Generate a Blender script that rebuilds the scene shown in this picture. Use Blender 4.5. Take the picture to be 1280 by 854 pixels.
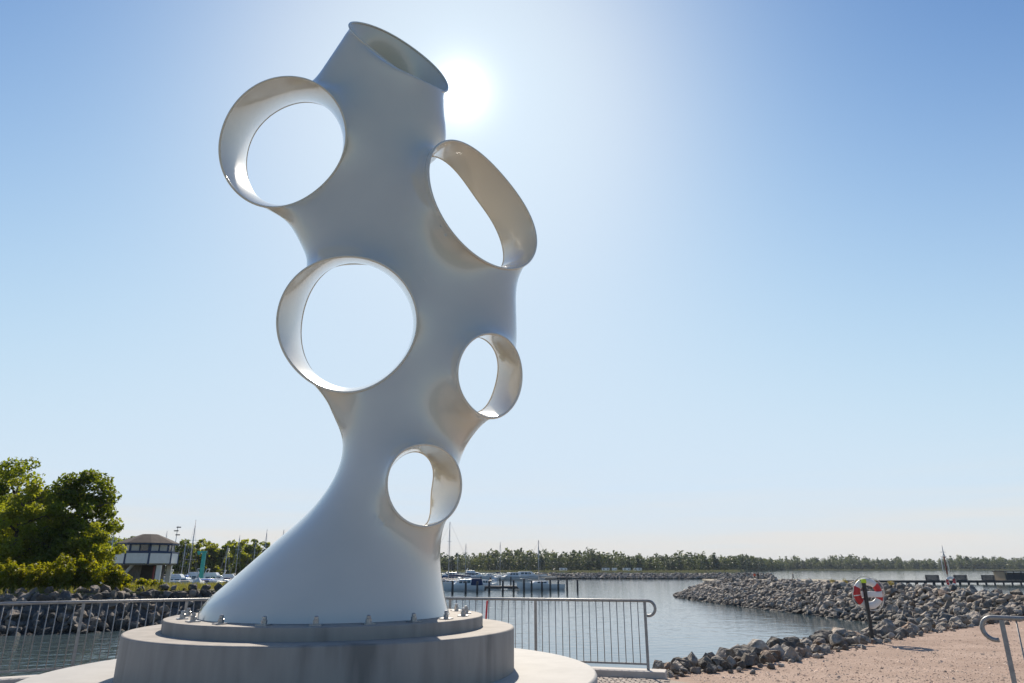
import bpy, bmesh, math, random
import numpy as np
from mathutils import Vector, Matrix

for o in list(bpy.data.objects): bpy.data.objects.remove(o)
S = bpy.context.scene
C = S.collection
rad = math.radians

# ------------------------------------------------------------------ camera
EYE = 1.7
F = 853.0                                   # focal length in photo pixels (1280 wide): 24 mm
PITCH = math.atan((709.5 - 427.0) / F)
CP, SP = math.cos(PITCH), math.sin(PITCH)
cam = bpy.data.cameras.new('camera')
cam.sensor_width = 36.0
cam.lens = F / 1280.0 * 36.0
cam.clip_start = 0.05
cam.clip_end = 20000.0
camo = bpy.data.objects.new('camera', cam)
C.objects.link(camo)
camo.location = (0, 0, EYE)
camo.rotation_euler = (math.pi / 2 + PITCH, 0, 0)
S.camera = camo

# ------------------------------------------------------------------ sky and sun
SUN = Vector((-0.0714, 0.7815, 0.6198)).normalized()
SUN_EL = math.asin(SUN.z)
SUN_AZ = math.atan2(SUN.x, SUN.y)           # clockwise from +Y
world = bpy.data.worlds.new('World')
S.world = world
world.use_nodes = True
wn, wl = world.node_tree.nodes, world.node_tree.links
wn.clear()
wout = wn.new('ShaderNodeOutputWorld')
bg = wn.new('ShaderNodeBackground')
sky = wn.new('ShaderNodeTexSky')
sky.sky_type = 'NISHITA'
sky.sun_disc = False
sky.sun_elevation = SUN_EL
sky.sun_rotation = SUN_AZ
sky.air_density = 1.0
sky.dust_density = 0.5
sky.ozone_density = 1.5
SKY_STRENGTH = 0.10
SKY_POW = (1.5, 1.45, 1.32)              # a little more contrast between the blue and the bright sky,
SKY_GAIN = (1.74, 1.80, 1.62)               # with a soft shoulder towards the milky horizon
SKY_CAP = (0.61, 0.735, 0.86)
bg.inputs['Strength'].default_value = SKY_STRENGTH
def wmath(op, a, b=None):
    n = wn.new('ShaderNodeMath'); n.operation = op
    for i, v in enumerate((a, b)):
        if v is None: continue
        if isinstance(v, (int, float)): n.inputs[i].default_value = v
        else: wl.new(v, n.inputs[i])
    return n.outputs[0]
sep = wn.new('ShaderNodeSeparateColor'); wl.new(sky.outputs[0], sep.inputs[0])
com = wn.new('ShaderNodeCombineColor')
for i in range(3):
    x = wmath('POWER', wmath('MULTIPLY', sep.outputs[i], SKY_STRENGTH), SKY_POW[i])
    x = wmath('MULTIPLY', x, SKY_GAIN[i])
    d = wmath('POWER', wmath('ADD', wmath('POWER', wmath('DIVIDE', x, SKY_CAP[i]), 3.0), 1.0), 1.0 / 3.0)
    wl.new(wmath('DIVIDE', wmath('DIVIDE', x, d), SKY_STRENGTH), com.inputs[i])
# thin milky streaks of cloud low over the horizon
tcs = wn.new('ShaderNodeTexCoord')
mps = wn.new('ShaderNodeMapping'); mps.inputs['Scale'].default_value = (2.2, 2.2, 34.0); wl.new(tcs.outputs['Generated'], mps.inputs[0])
nzs = wn.new('ShaderNodeTexNoise'); nzs.inputs['Scale'].default_value = 1.6; nzs.inputs['Detail'].default_value = 6; wl.new(mps.outputs[0], nzs.inputs['Vector'])
rps = wn.new('ShaderNodeMapRange'); rps.inputs[1].default_value = 0.40; rps.inputs[2].default_value = 0.68; wl.new(nzs.outputs['Fac'], rps.inputs[0])
szs = wn.new('ShaderNodeSeparateXYZ'); wl.new(tcs.outputs['Generated'], szs.inputs[0])
els = wn.new('ShaderNodeMapRange'); els.interpolation_type = 'SMOOTHSTEP'; els.inputs[1].default_value = 0.0; els.inputs[2].default_value = 0.16; els.inputs[3].default_value = 0.6; els.inputs[4].default_value = 0.0; wl.new(szs.outputs[2], els.inputs[0])
mxs = wn.new('ShaderNodeMix'); mxs.data_type = 'RGBA'; mxs.inputs[7].default_value = (0.67 / SKY_STRENGTH, 0.665 / SKY_STRENGTH, 0.65 / SKY_STRENGTH, 1)
hzs = wn.new('ShaderNodeMapRange'); hzs.interpolation_type = 'SMOOTHSTEP'; hzs.inputs[1].default_value = 0.0; hzs.inputs[2].default_value = 0.10; hzs.inputs[3].default_value = 0.9; hzs.inputs[4].default_value = 0.0; wl.new(szs.outputs[2], hzs.inputs[0])
wl.new(wmath('MINIMUM', wmath('ADD', wmath('MULTIPLY', rps.outputs[0], els.outputs[0]), hzs.outputs[0]), 1.0), mxs.inputs[0]); hz2 = wn.new('ShaderNodeMapRange'); hz2.interpolation_type = 'SMOOTHSTEP'; hz2.inputs[1].default_value = 0.05; hz2.inputs[2].default_value = 0.68; hz2.inputs[3].default_value = 0.58; hz2.inputs[4].default_value = 0.0; wl.new(szs.outputs[2], hz2.inputs[0])
mx2 = wn.new('ShaderNodeMix'); mx2.data_type = 'RGBA'; mx2.inputs[7].default_value = (0.545 / SKY_STRENGTH, 0.64 / SKY_STRENGTH, 0.745 / SKY_STRENGTH, 1)      # summer haze paling the sky all round
dsn = wn.new('ShaderNodeVectorMath'); dsn.operation = 'DOT_PRODUCT'; dsn.inputs[1].default_value = SUN; wl.new(tcs.outputs['Generated'], dsn.inputs[0])
fwd = wn.new('ShaderNodeMapRange'); fwd.interpolation_type = 'SMOOTHSTEP'; fwd.inputs[1].default_value = -0.15; fwd.inputs[2].default_value = 0.72; wl.new(dsn.outputs['Value'], fwd.inputs[0])    # haze scatters forwards: bright towards the sun, thin away from it
wl.new(wmath('MULTIPLY', hz2.outputs[0], fwd.outputs[0]), mx2.inputs[0]); wl.new(com.outputs[0], mx2.inputs[6]); wl.new(mx2.outputs[2], mxs.inputs[6])
wl.new(mxs.outputs[2], bg.inputs[0])
# the sun itself, seen in the sky: a small bright disc with its aureole
tc = wn.new('ShaderNodeTexCoord')
dt = wn.new('ShaderNodeVectorMath'); dt.operation = 'DOT_PRODUCT'
dt.inputs[1].default_value = SUN
wl.new(tc.outputs['Generated'], dt.inputs[0])
ac = wn.new('ShaderNodeMath'); ac.operation = 'ARCCOSINE'; ac.use_clamp = False
wl.new(dt.outputs['Value'], ac.inputs[0])
disc = wmath('MULTIPLY', wmath('LESS_THAN', ac.outputs[0], rad(0.55)), 14.0)
au1 = wmath('MULTIPLY', wmath('EXPONENT', wmath('MULTIPLY', ac.outputs[0], -1.0 / rad(0.95))), 2.4)
au2 = wmath('MULTIPLY', wmath('EXPONENT', wmath('MULTIPLY', ac.outputs[0], -1.0 / rad(5.0))), 0.05)
glow = wmath('ADD', wmath('ADD', disc, au1), au2)
bg2 = wn.new('ShaderNodeBackground')
bg2.inputs[0].default_value = (1.0, 0.96, 0.88, 1)
wl.new(glow, bg2.inputs[1])
add = wn.new('ShaderNodeAddShader')
wl.new(bg.outputs[0], add.inputs[0]); wl.new(bg2.outputs[0], add.inputs[1])
wl.new(add.outputs[0], wout.inputs[0])

sl = bpy.data.lights.new('sun', 'SUN')
sl.energy = 5.0
sl.angle = rad(0.53)
sl.color = (1.0, 0.90, 0.76)
so = bpy.data.objects.new('sun', sl)
C.objects.link(so)
so.rotation_euler = SUN.to_track_quat('Z', 'Y').to_euler()
so.location = SUN * 60

S.view_settings.view_transform = 'Standard'
S.view_settings.look = 'None'
S.view_settings.gamma = 1.0
S.view_settings.use_curve_mapping = False
S.view_settings.exposure = 0.25
S.render.engine = 'CYCLES'

# ------------------------------------------------------------------ helpers
def ray(px, py):
    dx, dy = (px - 640.0) / F, (427.0 - py) / F
    return np.array([dx, CP - SP * dy, SP + CP * dy])
E0 = np.array([0, 0, EYE])
def gp(px, py, z):
    """where the pixel's ray meets the level z"""
    r = ray(px, py); return E0 + (z - EYE) / r[2] * r
def at(px, py, Y):
    """where the pixel's ray meets the upright plane at distance Y"""
    r = ray(px, py); return E0 + Y / r[1] * r
def link(o, parent=None):
    C.objects.link(o)
    if parent is not None: o.parent = parent
    return o
def tag(o, label=None, cat=None, group=None, kind=None):
    if label: o['label'] = label
    if cat: o['category'] = cat
    if group: o['group'] = group
    if kind: o['kind'] = kind
    return o
def empty(name, loc=(0, 0, 0), rz=0.0, label=None, cat=None, group=None):
    o = bpy.data.objects.new(name, None)
    o.empty_display_size = 0.2
    o.location = loc; o.rotation_euler = (0, 0, rz)
    C.objects.link(o)
    return tag(o, label, cat, group)
def mesh_np(name, V, Q, smooth=False):
    """mesh from numpy vertices and a face array (all quads or all triangles)"""
    V = np.asarray(V, dtype=np.float32); Q = np.asarray(Q, dtype=np.int32)
    me = bpy.data.meshes.new(name)
    me.vertices.add(len(V)); me.vertices.foreach_set('co', V.ravel())
    k = Q.shape[1]
    me.loops.add(Q.size); me.loops.foreach_set('vertex_index', Q.ravel())
    me.polygons.add(len(Q))
    me.polygons.foreach_set('loop_start', np.arange(0, Q.size, k, dtype=np.int32))
    me.polygons.foreach_set('loop_total', np.full(len(Q), k, dtype=np.int32))
    if smooth: me.polygons.foreach_set('use_smooth', np.ones(len(Q), dtype=bool))
    me.update(calc_edges=True); me.validate()
    return me
class MB:
    """collects shapes and links them as one mesh object"""
    def __init__(s): s.v, s.f, s.sm = [], [], []
    def add(s, V, Fc, smooth=False):
        b = len(s.v); s.v += [tuple(float(c) for c in p) for p in V]
        s.f += [tuple(i + b for i in f) for f in Fc]; s.sm += [smooth] * len(Fc); return s
    def box(s, c, d, rz=0.0, M=None, taper=1.0):
        hx, hy, hz = d[0] / 2, d[1] / 2, d[2] / 2
        V = [(-hx, -hy, -hz), (hx, -hy, -hz), (hx, hy, -hz), (-hx, hy, -hz),
             (-hx * taper, -hy * taper, hz), (hx * taper, -hy * taper, hz), (hx * taper, hy * taper, hz), (-hx * taper, hy * taper, hz)]
        m = Matrix.Translation(Vector([float(q) for q in c])) @ Matrix.Rotation(rz, 4, 'Z')
        if M is not None: m = m @ M
        V = [m @ Vector(v) for v in V]
        return s.add(V, [(3, 2, 1, 0), (4, 5, 6, 7), (0, 1, 5, 4), (1, 2, 6, 5), (2, 3, 7, 6), (3, 0, 4, 7)])
    def tube(s, pts, r, n=8, cap=True, smooth=True):
        pts = [Vector([float(q) for q in p]) for p in pts]
        rs = r if isinstance(r, (list, tuple)) else [r] * len(pts)
        V, Fc = [], []
        prev = None
        for i, p in enumerate(pts):
            t = (pts[min(i + 1, len(pts) - 1)] - pts[max(i - 1, 0)]).normalized()
            if prev is None:
                a = Vector((0, 0, 1)) if abs(t.z) < 0.9 else Vector((1, 0, 0))
                u = t.cross(a).normalized()
            else:
                u = (prev - t * prev.dot(t)).normalized()
            prev = u; w = t.cross(u)
            for k in range(n):
                an = 2 * math.pi * k / n
                V.append(p + (u * math.cos(an) + w * math.sin(an)) * rs[i])
        for i in range(len(pts) - 1):
            for k in range(n):
                Fc.append((i * n + k, i * n + (k + 1) % n, (i + 1) * n + (k + 1) % n, (i + 1) * n + k))
        s.add(V, Fc, smooth)
        if cap:
            b = len(s.v) - len(V)
            s.f.append(tuple(b + k for k in reversed(range(n)))); s.sm.append(False)
            s.f.append(tuple(b + (len(pts) - 1) * n + k for k in range(n))); s.sm.append(False)
        return s
    def lathe(s, c, prof, n=64, smooth=True, a0=0.0):
        """prof: list of (radius, z); ends closed when the radius is 0"""
        V, Fc = [], []
        for (r, z) in prof:
            for k in range(n):
                an = a0 + 2 * math.pi * k / n
                V.append((c[0] + r * math.cos(an), c[1] + r * math.sin(an), c[2] + z))
        for i in range(len(prof) - 1):
            for k in range(n):
                Fc.append((i * n + k, i * n + (k + 1) % n, (i + 1) * n + (k + 1) % n, (i + 1) * n + k))
        s.add(V, Fc, smooth)
        b = len(s.v) - len(V)
        s.f.append(tuple(b + k for k in reversed(range(n)))); s.sm.append(False)
        s.f.append(tuple(b + (len(prof) - 1) * n + k for k in range(n))); s.sm.append(False)
        return s
    def mesh(s, name):
        me = bpy.data.meshes.new(name)
        me.from_pydata(s.v, [], s.f)
        me.polygons.foreach_set('use_smooth', s.sm)
        me.update(); return me
    def build(s, name, m, parent=None, bevel=0.0):
        o = bpy.data.objects.new(name, s.mesh(name))
        if m is not None: o.data.materials.append(m)
        if bevel:
            b = o.modifiers.new('bevel', 'BEVEL'); b.width = bevel; b.segments = 2; b.limit_method = 'ANGLE'
        return link(o, parent)

# ------------------------------------------------------------------ materials
def mat(name, col, rough=0.6, col2=None, scale=4.0, detail=6.0, bump=0.0, bscale=None, metal=0.0, coat=0.0,
        spec=0.5, contrast=(0.35, 0.65), stretch=None, col3=None, scale3=0.6, amt3=0.5, coords='Object', bdist=0.02):
    m = bpy.data.materials.new(name); m.use_nodes = True
    n, l = m.node_tree.nodes, m.node_tree.links
    p = n['Principled BSDF']
    p.inputs['Base Color'].default_value = (*col, 1)
    p.inputs['Roughness'].default_value = rough
    p.inputs['Metallic'].default_value = metal
    p.inputs['Coat Weight'].default_value = coat
    p.inputs['Coat Roughness'].default_value = 0.08
    p.inputs['Specular IOR Level'].default_value = spec
    tcn = n.new('ShaderNodeTexCoord'); vec = tcn.outputs[coords]
    if stretch:
        mp = n.new('ShaderNodeMapping'); mp.inputs['Scale'].default_value = stretch
        l.new(vec, mp.inputs[0]); vec = mp.outputs[0]
    if col2 is not None:
        nz = n.new('ShaderNodeTexNoise'); nz.inputs['Scale'].default_value = scale; nz.inputs['Detail'].default_value = detail
        l.new(vec, nz.inputs['Vector'])
        rp = n.new('ShaderNodeMapRange'); rp.inputs[1].default_value = contrast[0]; rp.inputs[2].default_value = contrast[1]
        l.new(nz.outputs['Fac'], rp.inputs[0])
        mx = n.new('ShaderNodeMix'); mx.data_type = 'RGBA'
        mx.inputs[6].default_value = (*col, 1); mx.inputs[7].default_value = (*col2, 1)
        l.new(rp.outputs[0], mx.inputs[0]); outc = mx.outputs[2]
        if col3 is not None:
            n3 = n.new('ShaderNodeTexNoise'); n3.inputs['Scale'].default_value = scale3; n3.inputs['Detail'].default_value = 5
            l.new(vec, n3.inputs['Vector'])
            r3 = n.new('ShaderNodeMapRange'); r3.inputs[1].default_value = 0.48; r3.inputs[2].default_value = 0.68; r3.inputs[4].default_value = amt3
            l.new(n3.outputs['Fac'], r3.inputs[0])
            m3 = n.new('ShaderNodeMix'); m3.data_type = 'RGBA'; m3.inputs[7].default_value = (*col3, 1)
            l.new(r3.outputs[0], m3.inputs[0]); l.new(outc, m3.inputs[6]); outc = m3.outputs[2]
        l.new(outc, p.inputs['Base Color'])
    if bump:
        bn = n.new('ShaderNodeTexNoise'); bn.inputs['Scale'].default_value = bscale or scale * 3; bn.inputs['Detail'].default_value = 8
        l.new(vec, bn.inputs['Vector'])
        bp = n.new('ShaderNodeBump'); bp.inputs['Strength'].default_value = bump; bp.inputs['Distance'].default_value = bdist
        l.new(bn.outputs['Fac'], bp.inputs['Height']); l.new(bp.outputs[0], p.inputs['Normal'])
    return m
M = {}
M['gelcoat'] = mat('white_gelcoat', (0.70, 0.645, 0.555), 0.30, (0.645, 0.595, 0.52), 1.1, coat=1.0, contrast=(0.3, 0.7), bump=0.06, bscale=1.6, bdist=0.08)
M['concrete'] = mat('concrete', (0.28, 0.25, 0.22), 0.8, (0.43, 0.385, 0.34), 2.6, bump=0.35, bscale=30, bdist=0.006,
                    stretch=(1, 1, 0.16), col3=(0.15, 0.135, 0.12), scale3=2.6, amt3=0.85)
M['concrete_top'] = mat('concrete_top', (0.425, 0.41, 0.385), 0.75, (0.365, 0.352, 0.33), 3.0, bump=0.2, bscale=60, bdist=0.003,
                        col3=(0.40, 0.38, 0.35), scale3=0.9, amt3=0.35)
M['steel'] = mat('galvanised_steel', (0.30, 0.305, 0.31), 0.5, (0.22, 0.225, 0.235), 18, metal=0.5)
M['chrome'] = mat('stainless_steel', (0.42, 0.42, 0.43), 0.35, (0.3, 0.3, 0.31), 20, metal=0.9)

# ------------------------------------------------------------------ the sculpture
CX, CY = -2.22, 9.0                 # centre of the pedestal
Z_PAD, Z_DRUM, Z_SLAB = 0.545, 1.02, 1.15
def crop(x0, y0, k, pts): return [(x0 + u / k, y0 + v / k) for (u, v) in pts]
def local_normal(px, py, ax, ay, cosv):
    """normal of a ring that shows foreshortened by cosv, leaning towards (ax, ay) on the picture (ay up)"""
    d = ray(px, py); d = d / np.linalg.norm(d)
    right = np.cross(d, [0, 0, 1.0]); right /= np.linalg.norm(right)
    up = np.cross(right, d)
    q = math.hypot(ax, ay); sv = math.sqrt(1 - cosv * cosv)
    return sv * (ax / q * right + ay / q * up) - cosv * d
def smooth_loop(P, n=128, order=4):
    """closed 3D polyline -> n points, smoothed with a few harmonics over arc length"""
    P = np.asarray(P); Q = np.vstack([P, P[:1]])
    s = np.r_[0, np.cumsum(np.linalg.norm(np.diff(Q, axis=0), axis=1))]; s /= s[-1]
    u = np.arange(512) / 512.0
    R = np.stack([np.interp(u, s, Q[:, i]) for i in range(3)], -1)
    f = np.fft.rfft(R, axis=0); f[order + 1:] = 0
    R = np.fft.irfft(f, 512, axis=0)
    return R[::512 // n]
def rim(pts, Yc, normal):
    c = np.mean(np.array(pts), axis=0); p0 = at(c[0], c[1], Yc)
    out = []
    for (x, y) in pts:
        r = ray(x, y); out.append(E0 + np.dot(p0 - E0, normal) / np.dot(r, normal) * r)
    return smooth_loop(out)
rings = []
def add_ring(front, nf, Yf, back, Yb, nb=None, waist=0.09, cup=None):
    cf = np.mean(np.array(front), axis=0)
    Fr = rim(front, Yf, nf)
    if cup is None:
        cb = np.mean(np.array(back), axis=0)
        if nb is None:
            nb = at(cb[0], cb[1], Yb) - Fr.mean(0); nb /= np.linalg.norm(nb)
        Br = rim(back, Yb, nb)
        Br = Br.mean(0) + (Br - Br.mean(0)) * (1 + 0.6 * waist)     # the traced edge is the narrowest place
    else:
        Br = Fr.mean(0) + (Fr - Fr.mean(0)) * cup[1] + np.array(cup[0])
    rings.append(dict(F=Fr, B=Br, waist=waist, cup=cup is not None))

# ring high up on the left
f1 = crop(260, 80, 3.284, [(45,370),(60,260),(105,170),(170,105),(250,65),(330,53),(400,60),(470,95),(530,155),(562,230),(570,310),(550,395),(500,470),(430,535),(350,578),(275,590),(200,582),(130,540),(80,475),(52,415)])
b1 = crop(260, 80, 3.284, [(255,585),(215,550),(180,490),(168,410),(180,330),(215,265),(270,215),(340,180),(410,167),(470,178),(520,215),(555,275),(572,350),(565,430),(530,505),(470,560),(390,598),(315,602)])
add_ring(f1, local_normal(354, 178, -0.6, 0.3, 0.97), 8.30, b1, 9.60)
# big ring half way down on the left
f2 = crop(320, 300, 3.284, [(85,370),(95,270),(130,190),(190,125),(280,80),(390,65),(480,80),(560,125),(620,190),(655,260),(667,340),(650,420),(605,500),(540,565),(460,612),(380,630),(300,620),(220,580),(150,515),(105,445)])
b2 = crop(320, 300, 3.284, [(190,380),(205,280),(245,190),(310,120),(400,95),(480,105),(560,155),(615,225),(645,300),(650,380),(630,460),(580,530),(510,585),(430,612),(350,607),(280,577),(230,522),(200,450)])
add_ring(f2, local_normal(434, 406, -0.7, 0.1, 0.97), 8.25, b2, 9.50, waist=0.06)
# oval ring high up on the right
f4 = crop(520, 160, 4.494, [(63,230),(90,140),(130,90),(200,68),(270,85),(370,150),(470,250),(560,360),(640,490),(680,620),(665,710),(620,765),(540,797),(450,785),(340,725),(230,625),(140,500),(85,370)])
b4 = crop(520, 160, 4.494, [(90,160),(140,178),(200,230),(270,310),(340,400),(410,500),(455,600),(485,700),(490,780),(440,812),(380,790),(270,720),(160,610),(70,470),(15,330),(5,220),(40,165)])
add_ring(f4, local_normal(602, 257, 0.84, 0.54, 0.60), 8.45, b4, 9.25, waist=0.05)
# small ring on the right
f3 = crop(550, 400, 4.494, [(93,310),(105,230),(140,150),(200,95),(270,75),(340,85),(400,130),(440,200),(458,290),(455,370),(430,450),(380,515),(320,550),(260,550),(190,515),(140,450),(105,380)])
b3 = crop(550, 400, 4.494, [(215,98),(270,130),(310,190),(325,260),(315,340),(290,420),(250,490),(205,522),(150,510),(90,450),(55,360),(50,260),(80,165),(145,105)])
add_ring(f3, local_normal(611, 469, 1.0, 0.1, 0.76), 8.30, b3, 9.15, waist=0.05)
# low ring above the foot
f5 = crop(470, 540, 6.1, [(78,400),(90,300),(130,215),(190,150),(270,108),(350,95),(430,100),(510,130),(580,190),(630,280),(650,390),(640,490),(600,590),(540,660),(460,705),(370,725),(280,710),(200,665),(130,590),(90,490)])
b5 = crop(470, 540, 6.1, [(150,230),(210,175),(280,152),(340,165),(390,195),(420,240),(435,330),(425,450),(412,560),(398,690),(350,735),(250,710),(150,630),(80,510),(70,390),(100,295)])
add_ring(f5, local_normal(529, 608, 1.0, 0.0, 0.88), 8.25, b5, 9.35, waist=0.03)
# open mouth on top
f6 = crop(420, 10, 4.494, [(70,95),(90,80),(150,88),(230,110),(330,160),(430,225),(530,305),(600,380),(628,440),(615,475),(570,472),(500,440),(400,385),(310,320),(220,250),(140,180),(85,130)])
n6 = local_normal(495, 70, math.cos(rad(69)), math.sin(rad(69)), 0.30)
add_ring(f6, n6, 8.85, None, None, cup=(-n6 * 0.50 + np.array([-0.05, 0.05, -0.2]), 0.74))

BASE_R = 1.48
th = np.linspace(0, 2 * np.pi, 129)[:-1]
base_loop = np.stack([CX - 0.03 + BASE_R * np.cos(th), CY + BASE_R * np.sin(th), np.full(128, Z_SLAB + 0.002)], -1)

# frames of the tunnels through the rings
for R in rings:
    R['pf'], R['pb'] = R['F'].mean(0), R['B'].mean(0)
    a = R['pb'] - R['pf']; R['len'] = np.linalg.norm(a); a = a / R['len']; R['a'] = a
    e1 = np.cross(a, [0, 0, 1.0]); e1 /= np.linalg.norm(e1); e2 = np.cross(a, e1)
    R['e'] = (e1, e2)
    TH = np.linspace(-np.pi, np.pi, 181)
    for key in 'FB':
        d = R[key] - R['pf']
        ax = d @ a; x, y = d @ e1, d @ e2
        t = np.arctan2(y, x); rr = np.hypot(x, y); o = np.argsort(t)
        tt = np.r_[t[o] - 2 * np.pi, t[o], t[o] + 2 * np.pi]
        R['r' + key] = np.interp(TH, tt, np.tile(rr[o], 3)); R['z' + key] = np.interp(TH, tt, np.tile(ax[o], 3))
    R['TH'] = TH
    R['rad'] = 0.5 * (R['rF'].mean() + R['rB'].mean())
def tunnel_point(R, t, u):
    """point on the lining at angle t, u = 0 front rim .. 1 back rim"""
    z = np.interp(t, R['TH'], R['zF']) * (1 - u) + np.interp(t, R['TH'], R['zB']) * u
    r = np.interp(t, R['TH'], R['rF']) * (1 - u) + np.interp(t, R['TH'], R['rB']) * u
    r = r * (1 - R['waist'] * 4 * u * (1 - u))
    return R['pf'] + z[..., None] * R['a'] + (r * np.cos(t))[..., None] * R['e'][0] + (r * np.sin(t))[..., None] * R['e'][1]

def seg_dist(P, A, B):
    d = B - A; t = np.clip(((P - A) @ d) / (d @ d), 0, 1)
    return np.linalg.norm(P - A - t[..., None] * d, axis=-1), t
def smin(a, b, k):
    h = np.clip(0.5 + 0.5 * (b - a) / k, 0, 1)
    return b * (1 - h) + a * h - k * h * (1 - h)
# rough solid: a leaning trunk with a drum round every tunnel
VOX = 0.075
lo = np.array([-4.9, 7.0, Z_SLAB - 0.3]); hi = np.array([0.9, 11.0, 11.2])
dims = np.ceil((hi - lo) / VOX).astype(int)
gx, gy, gz = np.meshgrid(*[lo[i] + VOX * np.arange(dims[i]) for i in range(3)], indexing='ij')
GP = np.stack([gx, gy, gz], -1)
spine = [(440,715,0.7),(452,690,0.72),(476,630,0.68),(505,570,0.70),(540,500,0.72),(565,430,0.70),(560,360,0.68),(520,290,0.62),(487,225,0.60),(480,150,0.58),(492,85,0.62)]
field = np.full(gx.shape, 9.0)
# fillings of the webs between the rings: capsules (picture position, distance, radius) twice
webs = [(at(a[0], a[1], a[2]), a[3], at(b[0], b[1], b[2]), b[3]) for a, b in [
    ((398,276,8.95,0.40),(426,318,8.95,0.46)), ((440,270,8.95,0.45),(450,310,8.95,0.50)), ((520,108,9.0,0.43),(522,172,9.0,0.46)),
    ((603,350,9.05,0.49),(606,430,9.0,0.47)), ((585,505,8.95,0.30),(556,548,8.95,0.30)), ((450,505,8.95,0.40),(482,548,8.95,0.50)),
    ((456,60,8.85,0.37),(417,110,8.95,0.31)), ((480,80,8.75,0.42),(505,105,8.85,0.46))]]
# the flared foot: left and right outline at a few heights
foot = [(778,242,565),(765,252,560),(750,267,556),(720,302,552),(680,346,548),(645,386,547),(612,413,552),(580,428,562)]
ft = np.array([[at(l, y, CY)[2], 0.5 * (at(l, y, CY)[0] + at(r, y, CY)[0]), 0.5 * (at(r, y, CY)[0] - at(l, y, CY)[0])] for (y, l, r) in foot])
def foot_dist(P):
    x = P[..., 0] - np.interp(P[..., 2], ft[:, 0], ft[:, 1]); y = P[..., 1] - CY
    return x, y, np.hypot(x, y), np.interp(P[..., 2], ft[:, 0], ft[:, 2])
def cap_dist(P, w):
    d, t = seg_dist(P, w[0], w[2])
    return d, w[1] + (w[3] - w[1]) * t, t
for w in webs:
    d, r, t = cap_dist(GP, w); field = smin(field, d - r - 0.03, 0.12)
fx, fy, fd, fr_ = foot_dist(GP)
field = smin(field, np.maximum(fd - fr_ - 0.03, gz - ft[-1, 0]), 0.12)
pts = [(at(x, y, CY), r) for (x, y, r) in spine]
for (A, ra), (B, rb) in zip(pts[:-1], pts[1:]):
    d, t = seg_dist(GP, A, B)
    field = smin(field, d - (ra + (rb - ra) * t), 0.12)
for R in rings:
    q = GP - R['pf']; ax = q @ R['a']; x, y = q @ R['e'][0], q @ R['e'][1]
    t = np.arctan2(y, x)
    zf, zb = np.interp(t, R['TH'], R['zF']), np.interp(t, R['TH'], R['zB'])
    u = np.clip((ax - zf) / np.maximum(zb - zf, 0.1), 0, 1)
    rr = np.interp(t, R['TH'], R['rF']) * (1 - u) + np.interp(t, R['TH'], R['rB']) * u
    sd = np.maximum(np.hypot(x, y) - (rr + 0.10), np.maximum(zf - ax, ax - zb))
    field = smin(field, sd, 0.15)
holes = np.full(gx.shape, 9.0)
for R in rings:
    A = R['pf'] - R['a'] * 0.9; B = R['pb'] + R['a'] * (0.7 if not R['cup'] else -0.1)
    d, t = seg_dist(GP, A, B)
    holes = np.minimum(holes, d - 0.62 * R['rad'])
floor_ = (Z_SLAB + 0.04) - gz
solid = np.maximum(np.maximum(field, -holes), floor_)
def surface_nets(val):
    s = val < 0
    nx, ny, nz = val.shape
    acc = np.zeros((nx - 1, ny - 1, nz - 1, 3)); cnt = np.zeros((nx - 1, ny - 1, nz - 1))
    corners = [(i, j, k) for i in (0, 1) for j in (0, 1) for k in (0, 1)]
    def sub(c): return tuple(slice(c[q], val.shape[q] - 1 + c[q]) for q in range(3))
    for c in corners:
        for axis in range(3):
            if c[axis]: continue
            c2 = list(c); c2[axis] = 1
            a, b = val[sub(c)], val[sub(c2)]
            m = (a < 0) != (b < 0)
            t = np.where(m, a / np.where(m, a - b, 1), 0)
            for q in range(3):
                acc[..., q] += np.where(m, c[q] + (t if q == axis else 0), 0)
            cnt += m
    act = cnt > 0
    idx = -np.ones(act.shape, dtype=np.int64); idx[act] = np.arange(act.sum())
    ijk = np.argwhere(act)
    V = lo + VOX * (ijk + acc[act] / cnt[act][:, None])
    Q = []
    for axis in range(3):
        b, c = (axis + 1) % 3, (axis + 2) % 3
        sa = [slice(None)] * 3; sb = [slice(None)] * 3
        sa[axis] = slice(0, -1); sb[axis] = slice(1, None)
        a0, a1 = s[tuple(sa)], s[tuple(sb)]
        E = np.argwhere(a0 != a1)
        E = E[(E[:, b] > 0) & (E[:, c] > 0) & (E[:, b] < val.shape[b] - 1) & (E[:, c] < val.shape[c] - 1)]
        flip = ~a0[tuple(E.T)]
        def cell(db, dc):
            e = E.copy(); e[:, b] += db; e[:, c] += dc; return idx[tuple(e.T)]
        q = np.stack([cell(-1, -1), cell(0, -1), cell(0, 0), cell(-1, 0)], -1)
        q[flip] = q[flip][:, ::-1]
        Q.append(q)
    return V, np.vstack(Q)
V, Q = surface_nets(solid)
def sample(vol, P):
    g = (P - lo) / VOX; i = np.clip(np.floor(g).astype(int), 0, dims - 2); f = g - i
    out = 0
    for c in [(a, b, d) for a in (0, 1) for b in (0, 1) for d in (0, 1)]:
        w = np.prod([f[:, q] if c[q] else 1 - f[:, q] for q in range(3)], axis=0)
        out = out + w * vol[i[:, 0] + c[0], i[:, 1] + c[1], i[:, 2] + c[2]]
    return out
fv, hv = sample(field, V), sample(-holes, V)
inner = (hv > fv) | (V[:, 2] < Z_SLAB + 0.05)
keep = ~inner[Q].any(axis=1)
Q = Q[keep]
def components(nv, Q):
    lab = np.arange(nv)
    while True:
        m = lab[Q].min(axis=1); new = lab.copy()
        np.minimum.at(new, Q.ravel(), np.repeat(m, 4))
        new = new[new]
        if (new == lab).all(): return lab
        lab = new
lab = components(len(V), Q)
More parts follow.
